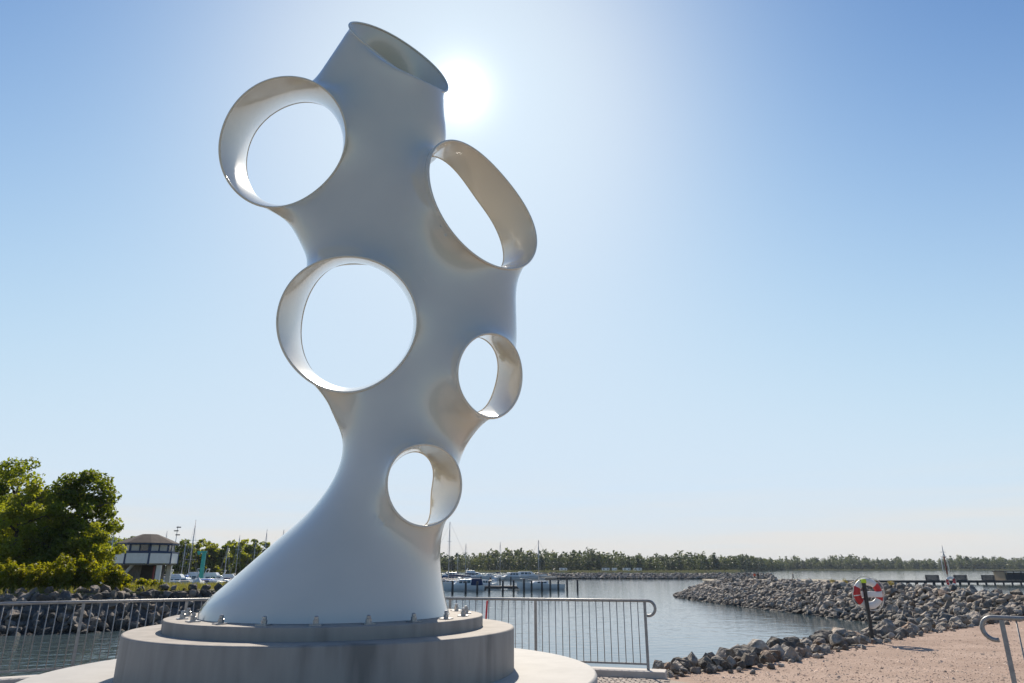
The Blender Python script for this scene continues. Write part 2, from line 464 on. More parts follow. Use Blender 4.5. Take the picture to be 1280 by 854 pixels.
big = np.bincount(lab[Q[:, 0]]).argmax()
Q = Q[lab[Q[:, 0]] == big]
used = np.unique(Q); remap = -np.ones(len(V), dtype=int); remap[used] = np.arange(len(used)); V = V[used]; Q = remap[Q]
# open edges -> loops, each laid onto its own rim
def boundary_loops(Q):
    E = np.vstack([Q[:, [0, 1]], Q[:, [1, 2]], Q[:, [2, 3]], Q[:, [3, 0]]])
    key = set(map(tuple, E.tolist()))
    nxt = {}
    for a, b in key:
        if (b, a) not in key: nxt.setdefault(a, []).append(b)
    loops = []
    while nxt:
        st = next(iter(nxt)); L = [st]; cur = st
        while True:
            ns = nxt.get(cur)
            if not ns: break
            b = ns.pop()
            if not ns: del nxt[cur]
            if b == st: break
            L.append(b); cur = b
        loops.append(L)
    return loops
for _ in range(6):                                       # trim corners so that every rim is one clean loop
    loops = boundary_loops(Q)
    bverts = np.zeros(len(V), dtype=int)
    for L in loops:
        for i in L: bverts[i] += 1
    bad = (bverts[Q] > 0).sum(axis=1) >= 3
    bad |= (bverts[Q] > 1).any(axis=1)
    if not bad.any(): break
    Q = Q[~bad]
loops = [L for L in boundary_loops(Q) if len(L) > 8]
targets = [(R['F'], 'F') for R in rings] + [(R['B'], 'B') for R in rings if not R['cup']] + [(base_loop, 'base')]
fixed = np.zeros(len(V), dtype=bool)
report = []
for T, nm in targets:
    cT = T.mean(0)
    L = min(loops, key=lambda L: np.linalg.norm(V[L].mean(0) - cT)); loops.remove(L)
    P = V[L]
    # even spacing along the rim, best start and direction
    n = len(L); Tc = np.vstack([T, T[:1]]); s = np.r_[0, np.cumsum(np.linalg.norm(np.diff(Tc, axis=0), axis=1))]; s /= s[-1]
    sp = np.r_[0, np.cumsum(np.linalg.norm(np.diff(np.vstack([P, P[:1]]), axis=0), axis=1))]; sp = sp[:-1] / sp[-1]
    sp = 0.5 * sp + 0.5 * np.arange(n) / n
    best = None
    for sg in (1, -1):
        for off in np.arange(0, 1, 1 / 90.0):
            uu = (sg * sp + off) % 1.0
            W = np.stack([np.interp(uu, s, Tc[:, i]) for i in range(3)], -1)
            e = ((W - P) ** 2).sum()
            if best is None or e < best[0]: best = (e, W)
    V[L] = best[1]; fixed[L] = True
    report.append((nm, n, round(float(np.sqrt(best[0] / n)), 2)))
print('SCULPTURE rims', report, 'left over loops', [len(L) for L in loops], 'verts', len(V))
# relax like a film stretched between the rims, kept outside the tunnels
nb = [[] for _ in range(len(V))]
for q in Q.tolist():
    for i in range(4):
        nb[q[i]].append(q[(i + 1) % 4]); nb[q[(i + 1) % 4]].append(q[i])
nb = [list(set(x)) for x in nb]
mx = max(len(x) for x in nb)
NB = np.array([x + [i] * (mx - len(x)) for i, x in enumerate(nb)]); NW = np.array([[1.0] * len(x) + [0.0] * (mx - len(x)) for x in nb])
NWs = NW.sum(1, keepdims=True); NWs[NWs == 0] = 1
free = ~fixed & (NW.sum(1) > 0)
def keep_outside(P, support=True):
    for R in rings:
        q = P - R['pf']; ax = q @ R['a']; x, y = q @ R['e'][0], q @ R['e'][1]
        t = np.arctan2(y, x); rr = np.hypot(x, y)
        zf, zb = np.interp(t, R['TH'], R['zF']), np.interp(t, R['TH'], R['zB'])
        u = (ax - zf) / np.maximum(zb - zf, 0.05)
        r = np.interp(t, R['TH'], R['rF']) * (1 - u) + np.interp(t, R['TH'], R['rB']) * u
        uc = np.clip(u, 0, 1)
        r = r * (1 - R['waist'] * 4 * uc * (1 - uc)) + 0.05 * np.minimum(1, 8 * uc * (1 - uc))
        hit = (u > 0.0) & (u < (1.15 if R['cup'] else 1.0)) & (rr < r) & (rr > 1e-4) & free
        k = np.where(hit, r / np.maximum(rr, 1e-4), 1.0)
        P = P + ((k - 1) * x)[:, None] * R['e'][0] + ((k - 1) * y)[:, None] * R['e'][1]
    if support:
        x, y, d, r = foot_dist(P); hit = (d < r) & free & (P[:, 2] < ft[-1, 0]) & (d > 1e-4)
        k = np.where(hit, r / np.maximum(d, 1e-4) - 1, 0); P = P + np.stack([k * x, k * y, 0 * x], -1)
    for w in (webs if support else []):
        l, r, t = cap_dist(P, w); d = P - (w[0] + t[:, None] * (w[2] - w[0]))
        hit = (l < r) & free & (l > 1e-4)
        P = P + np.where(hit, r / np.maximum(l, 1e-4) - 1, 0)[:, None] * d
    return P
RELAX = 170
for it in range(RELAX):
    avg = (V[NB] * NW[..., None]).sum(1) / NWs
    V[free] += 0.6 * (avg - V)[free]
    if it % 3 == 2 or it > RELAX - 12: V = keep_outside(V)
for it in range(26):
    if it < 22: V = keep_outside(V, False)
    avg = (V[NB] * NW[..., None]).sum(1) / NWs
    V[free] += 0.4 * (avg - V)[free]
sculpture = empty('sculpture', (CX, CY, Z_SLAB), label='tall white glossy abstract sculpture with round see-through rings on a flared foot', cat='sculpture')
def local(P): return np.asarray(P) - np.array([CX, CY, Z_SLAB])
shell = link(bpy.data.objects.new('shell', mesh_np('shell', local(V), Q, True)), sculpture)
shell.data.materials.append(M['gelcoat'])
sub = shell.modifiers.new('sub', 'SUBSURF'); sub.levels = 1; sub.render_levels = 1
for R in rings:                                          # the lining of every ring with its rounded lip
    t = np.linspace(-np.pi, np.pi, 121)[:-1]
    us = np.linspace(0, 1, 17)
    G = [tunnel_point(R, t, np.full_like(t, u)) for u in us]
    if R['cup']:
        c = G[-1].mean(0); dome = -n6 * 0.0 + R['a']
        for k in range(1, 7):
            w = math.cos(k / 6 * math.pi / 2); G.append(c + (G[16] - c) * w + dome * 0.3 * math.sin(k / 6 * math.pi / 2))
    n = len(t); Vv = np.vstack(G)
    Qq = np.array([(i * n + k, i * n + (k + 1) % n, (i + 1) * n + (k + 1) % n, (i + 1) * n + k) for i in range(len(G) - 1) for k in range(n)])
    o = link(bpy.data.objects.new('ring', mesh_np('ring', local(Vv), Qq, True)), sculpture)
    o.data.materials.append(M['gelcoat'])
    for key, u in (('F', 0), ('B', 1)):
        if R['cup'] and u: continue
        Lp = local(tunnel_point(R, t, np.full_like(t, float(u))))
        m = MB(); m.tube(np.vstack([Lp, Lp[:2]]), 0.009 if u else 0.017, 8, cap=False)
        m.build('lip', M['gelcoat'], o)
# pedestal
ped = empty('pedestal', (CX, CY, 0.06), label='round stepped concrete pedestal carrying the white sculpture', cat='pedestal')
def disc(name, r, z0, z1, m, bev, r_in=0.0):
    b = MB()
    h = z1 - z0
    b.lathe((0, 0, z0 - 0.06), [(r * 0.999, 0), (r, 0.01), (r, h - bev), (r - bev * 0.3, h - bev * 0.3), (r - bev, h)], 160)
    return b.build(name, m, ped)
disc('foundation_slab', 3.22, 0.06, Z_PAD, M['concrete_top'], 0.03)
disc('drum', 2.245, Z_PAD - 0.01, Z_DRUM, M['concrete'], 0.02)
disc('top_slab', 1.86, Z_DRUM - 0.01, Z_SLAB, M['concrete'], 0.012)
nb_ = 20
for k in range(nb_):
    an = 2 * math.pi * (k + 0.5) / nb_ - math.pi / 2
    p = (1.66 * math.cos(an), 1.66 * math.sin(an), 0)
    w = MB(); w.box((p[0], p[1], 0.006), (0.12, 0.12, 0.012), an)
    wo = w.build('anchor_plate', M['chrome'], sculpture)
    b = MB(); b.lathe((p[0], p[1], 0.0), [(0.031, 0.012), (0.031, 0.052), (0.022, 0.056), (0.022, 0.082), (0.015, 0.09)], 6, False, an)
    b.build('anchor_bolt', M['chrome'], wo)

# ------------------------------------------------------------------ more materials
def voronoi_ground(name, c1, c2, c3, scale, rough=0.9, bump=0.6, bdist=0.01):
    m = bpy.data.materials.new(name); m.use_nodes = True
    n, l = m.node_tree.nodes, m.node_tree.links; p = n['Principled BSDF']; p.inputs['Roughness'].default_value = rough
    p.inputs['Specular IOR Level'].default_value = 0.25
    g = n.new('ShaderNodeTexCoord')
    v = n.new('ShaderNodeTexVoronoi'); v.inputs['Scale'].default_value = scale; l.new(g.outputs['Object'], v.inputs['Vector'])
    sep = n.new('ShaderNodeSeparateColor'); l.new(v.outputs['Color'], sep.inputs[0])
    a = n.new('ShaderNodeMix'); a.data_type = 'RGBA'; a.inputs[6].default_value = (*c1, 1); a.inputs[7].default_value = (*c2, 1); l.new(sep.outputs[0], a.inputs[0])
    nz = n.new('ShaderNodeTexNoise'); nz.inputs['Scale'].default_value = 0.7; nz.inputs['Detail'].default_value = 9; nz.inputs['Roughness'].default_value = 0.65; l.new(g.outputs['Object'], nz.inputs['Vector'])
    r = n.new('ShaderNodeMapRange'); r.inputs[1].default_value = 0.42; r.inputs[2].default_value = 0.66; l.new(nz.outputs['Fac'], r.inputs[0])
    b = n.new('ShaderNodeMix'); b.data_type = 'RGBA'; b.inputs[7].default_value = (*c3, 1); l.new(a.outputs[2], b.inputs[6]); l.new(r.outputs[0], b.inputs[0])
    l.new(b.outputs[2], p.inputs['Base Color'])
    bp = n.new('ShaderNodeBump'); bp.inputs['Strength'].default_value = bump; bp.inputs['Distance'].default_value = bdist
    l.new(v.outputs['Distance'], bp.inputs['Height']); l.new(bp.outputs[0], p.inputs['Normal'])
    return m
M['gravel'] = voronoi_ground('pink_gravel', (0.34, 0.235, 0.175), (0.46, 0.34, 0.27), (0.29, 0.20, 0.15), 55)
M['earth'] = mat('earth', (0.10, 0.09, 0.05), 0.95, (0.17, 0.16, 0.06), 0.35, bump=0.6, bscale=3, bdist=0.1)
M['added_lawn'] = mat('added_dark_grass', (0.055, 0.075, 0.02), 0.95, (0.09, 0.10, 0.03), 0.8, bump=0.5, bscale=60)  # dark green for the added ground out of view
M['sand'] = mat('sand', (0.33, 0.28, 0.20), 0.95, (0.26, 0.22, 0.16), 0.5)
M['shore_grass'] = mat('shore_grass', (0.11, 0.12, 0.05), 0.95, (0.17, 0.15, 0.075), 0.05)
M['setts'] = mat('granite_setts', (0.30, 0.25, 0.21), 0.85, (0.40, 0.34, 0.29), 9, bump=0.4, bscale=50, bdist=0.005)
M['joint'] = mat('sand_joint', (0.30, 0.25, 0.20), 0.95, (0.36, 0.30, 0.24), 20)
M['kerb'] = mat('kerb_concrete', (0.42, 0.38, 0.35), 0.8, (0.50, 0.46, 0.42), 3, bump=0.3, bscale=40, bdist=0.004)
def rock_mat(name, a, b, c):
    m = mat(name, a, 0.85, b, 2.2, 8, bump=1.0, bscale=4.5, bdist=0.12, contrast=(0.40, 0.60), col3=c, scale3=0.8, amt3=0.7)
    n, l = m.node_tree.nodes, m.node_tree.links                      # every stone a little different
    p = n['Principled BSDF']; src = p.inputs['Base Color'].links[0].from_socket
    oi = n.new('ShaderNodeObjectInfo'); at_ = n.new('ShaderNodeAttribute'); at_.attribute_name = 'tint'
    sm = n.new('ShaderNodeMath'); sm.operation = 'ADD'; l.new(oi.outputs['Random'], sm.inputs[0]); l.new(at_.outputs['Fac'], sm.inputs[1])
    fr = n.new('ShaderNodeMath'); fr.operation = 'FRACT'; l.new(sm.outputs[0], fr.inputs[0])
    ml = n.new('ShaderNodeMapRange'); ml.inputs[3].default_value = 0.45; ml.inputs[4].default_value = 1.6; l.new(fr.outputs[0], ml.inputs[0])
    hs = n.new('ShaderNodeHueSaturation'); hs.inputs['Saturation'].default_value = 1.0
    gm = n.new('ShaderNodeNewGeometry'); sz_ = n.new('ShaderNodeSeparateXYZ'); l.new(gm.outputs['Position'], sz_.inputs[0])   # dark wet and weedy band just above the water
    wn_ = n.new('ShaderNodeTexNoise'); wn_.inputs['Scale'].default_value = 1.5; l.new(gm.outputs['Position'], wn_.inputs['Vector'])
    wa = n.new('ShaderNodeMath'); wa.operation = 'MULTIPLY_ADD'; wa.inputs[1].default_value = -0.35; l.new(wn_.outputs['Fac'], wa.inputs[0]); l.new(sz_.outputs[2], wa.inputs[2])
    wr = n.new('ShaderNodeMapRange'); wr.inputs[1].default_value = -1.52; wr.inputs[2].default_value = -1.32; wr.inputs[3].default_value = 0.38; wr.inputs[4].default_value = 1.0; l.new(wa.outputs[0], wr.inputs[0])
    wm_ = n.new('ShaderNodeMath'); wm_.operation = 'MULTIPLY'; l.new(ml.outputs[0], wm_.inputs[0]); l.new(wr.outputs[0], wm_.inputs[1])
    l.new(wm_.outputs[0], hs.inputs['Value']); l.new(src, hs.inputs['Color']); l.new(hs.outputs[0], p.inputs['Base Color'])
    return m
M['rock'] = rock_mat('grey_granite', (0.155, 0.14, 0.122), (0.30, 0.265, 0.225), (0.26, 0.19, 0.135))
M['rock_brown'] = rock_mat('brown_granite', (0.17, 0.11, 0.075), (0.25, 0.18, 0.13), (0.13, 0.11, 0.10))
M['rock_dark'] = rock_mat('dark_granite', (0.065, 0.06, 0.056), (0.13, 0.115, 0.10), (0.24, 0.17, 0.115))
M['pebble'] = rock_mat('pebble', (0.30, 0.20, 0.15), (0.40, 0.30, 0.24), (0.2, 0.16, 0.13))
M['paint_black'] = mat('black_paint', (0.02, 0.02, 0.022), 0.45)
M['paint_white'] = mat('white_paint', (0.75, 0.75, 0.74), 0.45, (0.68, 0.68, 0.66), 3)
M['red'] = mat('red_plastic', (0.55, 0.03, 0.03), 0.5, (0.46, 0.025, 0.03), 6)
M['hivis'] = mat('lime_reflector', (0.55, 0.75, 0.03), 0.4)
M['rope'] = mat('white_rope', (0.62, 0.60, 0.55), 0.9)
M['timber_dark'] = mat('dark_timber', (0.045, 0.042, 0.045), 0.8, (0.075, 0.07, 0.07), 3, stretch=(8, 8, 1))
M['timber'] = mat('pale_timber', (0.42, 0.31, 0.20), 0.75, (0.35, 0.25, 0.16), 3, stretch=(1, 1, 6))
M['timber_grey'] = mat('grey_timber', (0.20, 0.18, 0.16), 0.85, (0.13, 0.12, 0.11), 3, stretch=(4, 4, 1))
M['blue_trim'] = mat('navy_trim', (0.025, 0.05, 0.12), 0.5)
M['glass'] = mat('dark_glass', (0.03, 0.04, 0.045), 0.06, spec=0.8)
M['curtain_glass'] = mat('curtained_glass', (0.42, 0.43, 0.40), 0.12, (0.30, 0.31, 0.30), 1.2)
M['roof'] = mat('brown_shingle', (0.045, 0.032, 0.028), 0.95, (0.07, 0.05, 0.042), 2.5, bump=0.4, bscale=8)
M['hull'] = mat('white_hull', (0.70, 0.70, 0.69), 0.25, (0.62, 0.62, 0.61), 1.0, coat=0.3)
M['hull_blue'] = mat('blue_hull', (0.04, 0.09, 0.22), 0.3, coat=0.3)
M['canvas_blue'] = mat('navy_canvas', (0.02, 0.035, 0.09), 0.85)
M['canvas_bright'] = mat('blue_tarpaulin', (0.05, 0.17, 0.50), 0.7)
M['canvas_beige'] = mat('beige_canvas', (0.42, 0.40, 0.36), 0.85)
M['alu'] = mat('mast_aluminium', (0.38, 0.38, 0.39), 0.4, metal=0.6)
M['teal'] = mat('teal_paint', (0.02, 0.30, 0.25), 0.5)
M['bark'] = mat('bark', (0.07, 0.055, 0.042), 0.95, (0.11, 0.09, 0.07), 5, bump=0.8, bscale=12, stretch=(4, 4, 1))
M['skin'] = mat('skin', (0.45, 0.28, 0.21), 0.6)
M['cloth_orange'] = mat('orange_cloth', (0.65, 0.10, 0.03), 0.9)
M['cloth_black'] = mat('black_cloth', (0.02, 0.02, 0.025), 0.9)
M['cloth_navy'] = mat('navy_cloth', (0.03, 0.04, 0.07), 0.9)
def leaf_mat(name, c1, c2, trans):
    m = bpy.data.materials.new(name); m.use_nodes = True
    n, l = m.node_tree.nodes, m.node_tree.links; p = n['Principled BSDF']
    p.inputs['Roughness'].default_value = 0.55; p.inputs['Specular IOR Level'].default_value = 0.3
    a = n.new('ShaderNodeAttribute'); a.attribute_name = 'tint'
    mx = n.new('ShaderNodeMix'); mx.data_type = 'RGBA'; mx.inputs[6].default_value = (*c1, 1); mx.inputs[7].default_value = (*c2, 1)
    l.new(a.outputs['Fac'], mx.inputs[0]); l.new(mx.outputs[2], p.inputs['Base Color'])
    hs = n.new('ShaderNodeHueSaturation'); hs.inputs['Hue'].default_value = 0.47; hs.inputs['Saturation'].default_value = 1.15; hs.inputs['Value'].default_value = 2.6
    l.new(mx.outputs[2], hs.inputs['Color'])
    t = n.new('ShaderNodeBsdfTranslucent'); l.new(hs.outputs[0], t.inputs['Color'])
    ms = n.new('ShaderNodeMixShader'); ms.inputs[0].default_value = trans
    l.new(p.outputs[0], ms.inputs[1]); l.new(t.outputs[0], ms.inputs[2]); l.new(ms.outputs[0], n['Material Output'].inputs[0])
    return m
M['leaf_maple'] = leaf_mat('dark_green_leaf', (0.045, 0.072, 0.014), (0.12, 0.155, 0.024), 0.52)
M['leaf_birch'] = leaf_mat('fresh_green_leaf', (0.09, 0.12, 0.02), (0.17, 0.20, 0.035), 0.55)
M['leaf_shrub'] = leaf_mat('shrub_leaf', (0.07, 0.10, 0.014), (0.19, 0.20, 0.03), 0.55)
M['leaf_far'] = leaf_mat('far_leaf', (0.030, 0.050, 0.022), (0.105, 0.13, 0.042), 0.25)
M['reed'] = leaf_mat('reed', (0.10, 0.12, 0.05), (0.17, 0.16, 0.08), 0.15)
M['grass'] = leaf_mat('grass_blade', (0.07, 0.10, 0.02), (0.17, 0.16, 0.055), 0.4)

# water
wm = bpy.data.materials.new('harbour_water'); wm.use_nodes = True
n, l = wm.node_tree.nodes, wm.node_tree.links; p = n['Principled BSDF']
p.inputs['Base Color'].default_value = (0.065, 0.095, 0.105, 1); p.inputs['Roughness'].default_value = 0.06; p.inputs['IOR'].default_value = 1.6
g = n.new('ShaderNodeTexCoord')
hs_ = []
for sc, dt_, st, wgt in ((1.35, 2, (0.7, 1.0, 1), 1.0), (0.4, 3, (0.6, 1.1, 1), 0.9), (4.5, 3, (0.6, 1.0, 1), 0.30)):
    mp = n.new('ShaderNodeMapping'); mp.inputs['Scale'].default_value = st; mp.inputs['Rotation'].default_value = (0, 0, 0.35); l.new(g.outputs['Object'], mp.inputs[0])
    q = n.new('ShaderNodeTexNoise'); q.inputs['Scale'].default_value = sc; q.inputs['Detail'].default_value = dt_; l.new(mp.outputs[0], q.inputs['Vector'])
    k = n.new('ShaderNodeMath'); k.operation = 'MULTIPLY'; k.inputs[1].default_value = wgt; l.new(q.outputs['Fac'], k.inputs[0]); hs_.append(k.outputs[0])
s1 = n.new('ShaderNodeMath'); l.new(hs_[0], s1.inputs[0]); l.new(hs_[1], s1.inputs[1])
s2 = n.new('ShaderNodeMath'); l.new(s1.outputs[0], s2.inputs[0]); l.new(hs_[2], s2.inputs[1])
bp = n.new('ShaderNodeBump'); bp.inputs['Strength'].default_value = 0.26; bp.inputs['Distance'].default_value = 0.2
sx_ = n.new('ShaderNodeSeparateXYZ'); l.new(g.outputs['Object'], sx_.inputs[0])     # choppier in the narrow inlet than in the sheltered basin
rx_ = n.new('ShaderNodeMapRange'); rx_.interpolation_type = 'SMOOTHSTEP'; rx_.inputs[1].default_value = 2.0; rx_.inputs[2].default_value = -12.0; rx_.inputs[3].default_value = 0.11; rx_.inputs[4].default_value = 0.75
l.new(sx_.outputs[0], rx_.inputs[0]); l.new(rx_.outputs[0], bp.inputs['Strength'])
l.new(s2.outputs[0], bp.inputs['Height']); l.new(bp.outputs[0], p.inputs['Normal'])
M['water'] = wm

# ------------------------------------------------------------------ setting: water, ground, shores
ZW = -1.5
def sheet(name, poly, z, m, kind='structure', down=None):
    """flat polygon, with a skirt down to the level 'down'"""
    me = bpy.data.meshes.new(name); bm = bmesh.new()
    vs = [bm.verts.new((float(x), float(y), z)) for (x, y) in poly]
    f = bm.faces.new(vs)
    if f.normal.z < 0: f.normal_flip()
    if down is not None:
        lo_ = [bm.verts.new((float(x), float(y), down)) for (x, y) in poly]
        for i in range(len(vs)): bm.faces.new((vs[i], vs[(i + 1) % len(vs)], lo_[(i + 1) % len(vs)], lo_[i]))
    bmesh.ops.triangulate(bm, faces=[f_ for f_ in bm.faces if len(f_.verts) > 4])
    bmesh.ops.recalc_face_normals(bm, faces=bm.faces)
    bm.to_mesh(me); bm.free(); me.materials.append(m)
    o = link(bpy.data.objects.new(name, me))
    return tag(o, kind=kind) if kind else o
sheet('water', [(-6000, -400), (6000, -400), (6000, 9000), (-6000, 9000)], ZW, M['water'])
# the quay with its railings: corner and ends of the two lines of railing
ZR = 1.183; ZK = 0.15; ZP = 0.06
RA0, RA1 = gp(0, 754.7, ZR), gp(250, 749.5, ZR)
RB0, RB1 = gp(560, 748.0, ZR), gp(804, 751.0, ZR)
def meet(a0, a1, b0, b1):
    d1, d2 = (a1 - a0)[:2], (b1 - b0)[:2]
    t = np.linalg.solve(np.array([d1, -d2]).T, (b0 - a0)[:2]); return a0[:2] + t[0] * d1
CORNER = meet(RA0, RA1, RB0, RB1)
dA = (RA0[:2] - CORNER) / np.linalg.norm(RA0[:2] - CORNER)
dB = (RB1[:2] - CORNER) / np.linalg.norm(RB1[:2] - CORNER)
A_END = CORNER + dA * 9.5
B_END = RB1[:2] + dB * 0.02
KERB_END = B_END + dB * 0.28
RC0, RC1 = gp(1247, 772.0, ZR), gp(1280, 773.4, ZR)
dC = (RC1 - RC0)[:2] / np.linalg.norm((RC1 - RC0)[:2])
print('CORNER', CORNER, 'B_END', B_END, 'RC', RC0, dC)
shore = [gp(x, y, 0)[:2] for (x, y) in [(834,846),(905,840),(965,831),(1032,816),(1077,808),(1119,799),(1160,791),(1224,782),(1280,775)]]
nA = np.array([-dA[1], dA[0]]); nA = nA if nA[1] > 0 else -nA           # outwards, over the water
nB = np.array([-dB[1], dB[0]]); nB = nB if nB[1] > 0 else -nB
def off(a, b): return meet(np.r_[CORNER + nA * a, 0], np.r_[CORNER + nA * a + dA, 0], np.r_[CORNER + nB * b, 0], np.r_[CORNER + nB * b + dB, 0])
oc = off(0.17, 0.17)
far_left = [A_END + dA * 60 + nA * 0.17, A_END + nA * 0.17]
land = [(-90, -40)] + [far_left[0]] + [oc] + [KERB_END + nB * 0.17] + [s + np.array([0.0, 0.15]) for s in shore] + [(21, 28.5), (24, 31.5), (28, 33.5), (34, 33), (60, 30), (300, 10), (300, -120), (-90, -120)]
sheet('ground', land, 0.0, M['gravel'], down=ZW - 1.0)
sheet('added_lawn', [(-85, -118), (-85, -24), (-40, -12), (-14, -5), (-4, -2.2), (6, -1.5), (14, 2), (30, 8), (60, 14), (295, 4), (295, -118)], 0.02, M['added_lawn'])  # unseen lawn, added behind the camera to cut the warm ground bounce
# paved platform under the pedestal
pav = [A_END + dA * 8 - nA * 0.15, off(-0.15, -0.15), KERB_END - nB * 0.15, RC0[:2] + np.array([-0.2, 0.1]), (6.0, 3.5), (4.5, 0.5), (-3, -0.6), (-10, -2.5), (-16, -5)]
sheet('pavement', pav, ZP - 0.012, M['joint'], down=-0.1)
# setts laid out in rows, those in view as real stones
sm_ = MB()
rng = random.Random(5)
ux, uy = dB, -nB
for i in range(0, 16):
    for j in range(0, 34):
        u = 0.145 * j + (0.0725 if i % 2 else 0.0); v = 0.19 + 0.105 * i
        c = KERB_END + ux * (-u + 0.0) + uy * v
        q = c - (RC0[:2] + np.array([-0.2, 0.1])); e = RC0[:2] + np.array([-0.2, 0.1]) - KERB_END
        if np.linalg.norm(c - np.array([CX, CY])) < 3.30: continue
        if e[0] * (c - KERB_END)[1] - e[1] * (c - KERB_END)[0] > -0.12: continue
        sm_.box((c[0], c[1], ZP - 0.02 + rng.uniform(-0.003, 0.003)), (0.134, 0.094, 0.04), math.atan2(ux[1], ux[0]) + rng.uniform(-0.02, 0.02), taper=0.94)
if sm_.v: tag(sm_.build('granite_setts', M['setts'], bpy.data.objects['pavement']), kind='stuff')
# concrete kerb that carries the railings, in cast lengths
kerb = empty('kerb'); kerb['kind'] = 'structure'
def kerb_run(P0, d, L, nn):
    k = int(round(L / 2.4)); seg = L / k
    for i in range(k):
        c = P0 + d * (seg * (i + 0.5))
        b = MB(); b.box((c[0], c[1], ZK / 2 - 0.02), (seg - 0.012, 0.36, ZK + 0.04), math.atan2(d[1], d[0]))
        b.build('kerb_stone', M['kerb'], kerb, bevel=0.012)
kerb_run(CORNER + dB * 0.12, dB, np.linalg.norm(KERB_END - CORNER) - 0.12, nB)
kerb_run(CORNER + dA * 0.20, dA, 21.4, nA)
quay = MB()
for (P, d, L, nn) in ((CORNER, dB, np.linalg.norm(KERB_END - CORNER), nB), (CORNER, dA, 60, nA)):
    c = P + d * L / 2 + nn * 0.0
    quay.box((c[0], c[1], -1.45), (L, 0.34 if d is dB else 0.338, 2.86), math.atan2(d[1], d[0]))
tag(quay.build('quay_wall', M['concrete']), kind='structure')

# ------------------------------------------------------------------ railings
def make_railing(P0, d, L, label, posts, hook=None, z0=ZK, spacing=0.118, group='tubular steel railings round the platform'):
    """runs from P0 along d for L metres; posts at the given distances; hook: -1 start, +1 end"""
    root = empty('railing', (P0[0], P0[1], z0), 0.0, label, 'railing', group)
    d3 = Vector((d[0], d[1], 0)); H = ZR - z0
    pts = [d3 * 0.0 + Vector((0, 0, H)), d3 * L + Vector((0, 0, H))]
    if hook:
        arc = []
        r = 0.115; end = L if hook > 0 else 0.0
        ext = 0.05
        for k in range(13):
            a = math.pi / 2 - (k / 12) * math.pi * 1.06
            arc.append(d3 * (end + hook * (ext + r * math.cos(a))) + Vector((0, 0, H - r + r * math.sin(a))))
        pts = [pts[0]] + arc if hook > 0 else list(reversed(arc)) + [pts[1]]
    m = MB(); m.tube(pts, 0.024, 10); m.build('top_rail', M['steel'], root)
    ang = math.atan2(d[1], d[0])
    for s in posts:
        m = MB(); c = d3 * s
        m.box((c.x, c.y, (H - 0.015) / 2 - 0.01), (0.045, 0.018, H - 0.03 + 0.02), ang)
        m.build('post', M['steel'], root)
    me = None
    m = MB(); m.tube([(0, 0, 0.09), (0, 0, H - 0.015)], 0.0075, 6); me = m.mesh('baluster'); me.materials.append(M['steel'])
    ps = sorted(posts)
    for a, b in zip(ps[:-1], ps[1:]):
        k = max(1, int(round((b - a) / spacing)))
        m = MB(); c = d3 * ((a + b) / 2); m.box((c.x, c.y, 0.085), (b - a - 0.04, 0.012, 0.03), ang)
        m.build('bottom_rail', M['steel'], root)
        for i in range(1, k):
            o = link(bpy.data.objects.new('baluster', me), root); o.location = d3 * (a + (b - a) * i / k)
    return root
LB = float(np.linalg.norm(B_END - CORNER))
p670 = float(np.dot(gp(669.5, 749.3, ZR)[:2] - CORNER, dB)); p563 = float(np.dot(gp(563, 748.0, ZR)[:2] - CORNER, dB))
make_railing(CORNER, dB, LB, 'grey steel railing whose end curls over beside the rocks behind the pedestal', [LB, p670, p563, 2 * p563 - p670, 0.06], 1)
pL = float(np.dot(gp(105, 752.7, ZR)[:2] - CORNER, dA)); pL2 = float(np.dot(gp(234, 749.9, ZR)[:2] - CORNER, dA))
st = pL - pL2
make_railing(CORNER, dA, 9.5, 'grey steel railing along the quay facing the shrubs and dark rock bank', [q for q in (0.1, pL2 - st * 0.0, pL, pL + st, pL + 2 * st, 9.48) if q < 9.5])
make_railing(RC0[:2], dC, 3.2, 'grey steel railing with curled end standing alone on the pink gravel', [0.03, 1.5, 3.1], -1, z0=0.0, spacing=0.13)
# slim red stake beside the railing
rp = at(606, 770, 11.35)
m = MB(); top = at(609, 756, 11.35); m.tube([(-0.06, 0, 0), (0, 0, top[2] * 0.5), (top[0] - rp[0], 0, top[2])], [0.016, 0.016, 0.014], 8)
o = m.build('marker_stake', M['red']); o.location = (rp[0], 11.35, ZP)
tag(o, 'slim red stake standing between the pedestal and the steel railing', 'stake')

# ------------------------------------------------------------------ stones
def rock_mesh(seed, npts=16, sub=False):
    r = random.Random(seed); bm = bmesh.new()
    for i in range(npts):
        v = Vector((r.gauss(0, 1), r.gauss(0, 1), r.gauss(0, 1))).normalized()
        k = r.uniform(0.78, 1.05)
        bm.verts.new((v.x * k * 0.55, v.y * k * 0.48, v.z * k * 0.40))
    bmesh.ops.convex_hull(bm, input=bm.verts)
    for v in [v for v in bm.verts if not v.link_faces]: bm.verts.remove(v)
    if sub:
        bmesh.ops.bevel(bm, geom=list(bm.edges), offset=0.012, segments=1, affect='EDGES', clamp_overlap=True)
    me = bpy.data.meshes.new('stone'); bm.to_mesh(me); bm.free()
    return me
def variants(m, n, seed, npts=16, sub=False):
    out = []
    for i in range(n):
        me = rock_mesh(seed + i, npts, sub); me.materials.append(m); out.append(me)
    return out
R_grey, R_brown, R_dark = variants(M['rock'], 18, 100, 13, True), variants(M['rock_brown'], 6, 300, 13, True), variants(M['rock_dark'], 14, 500, 13, True)
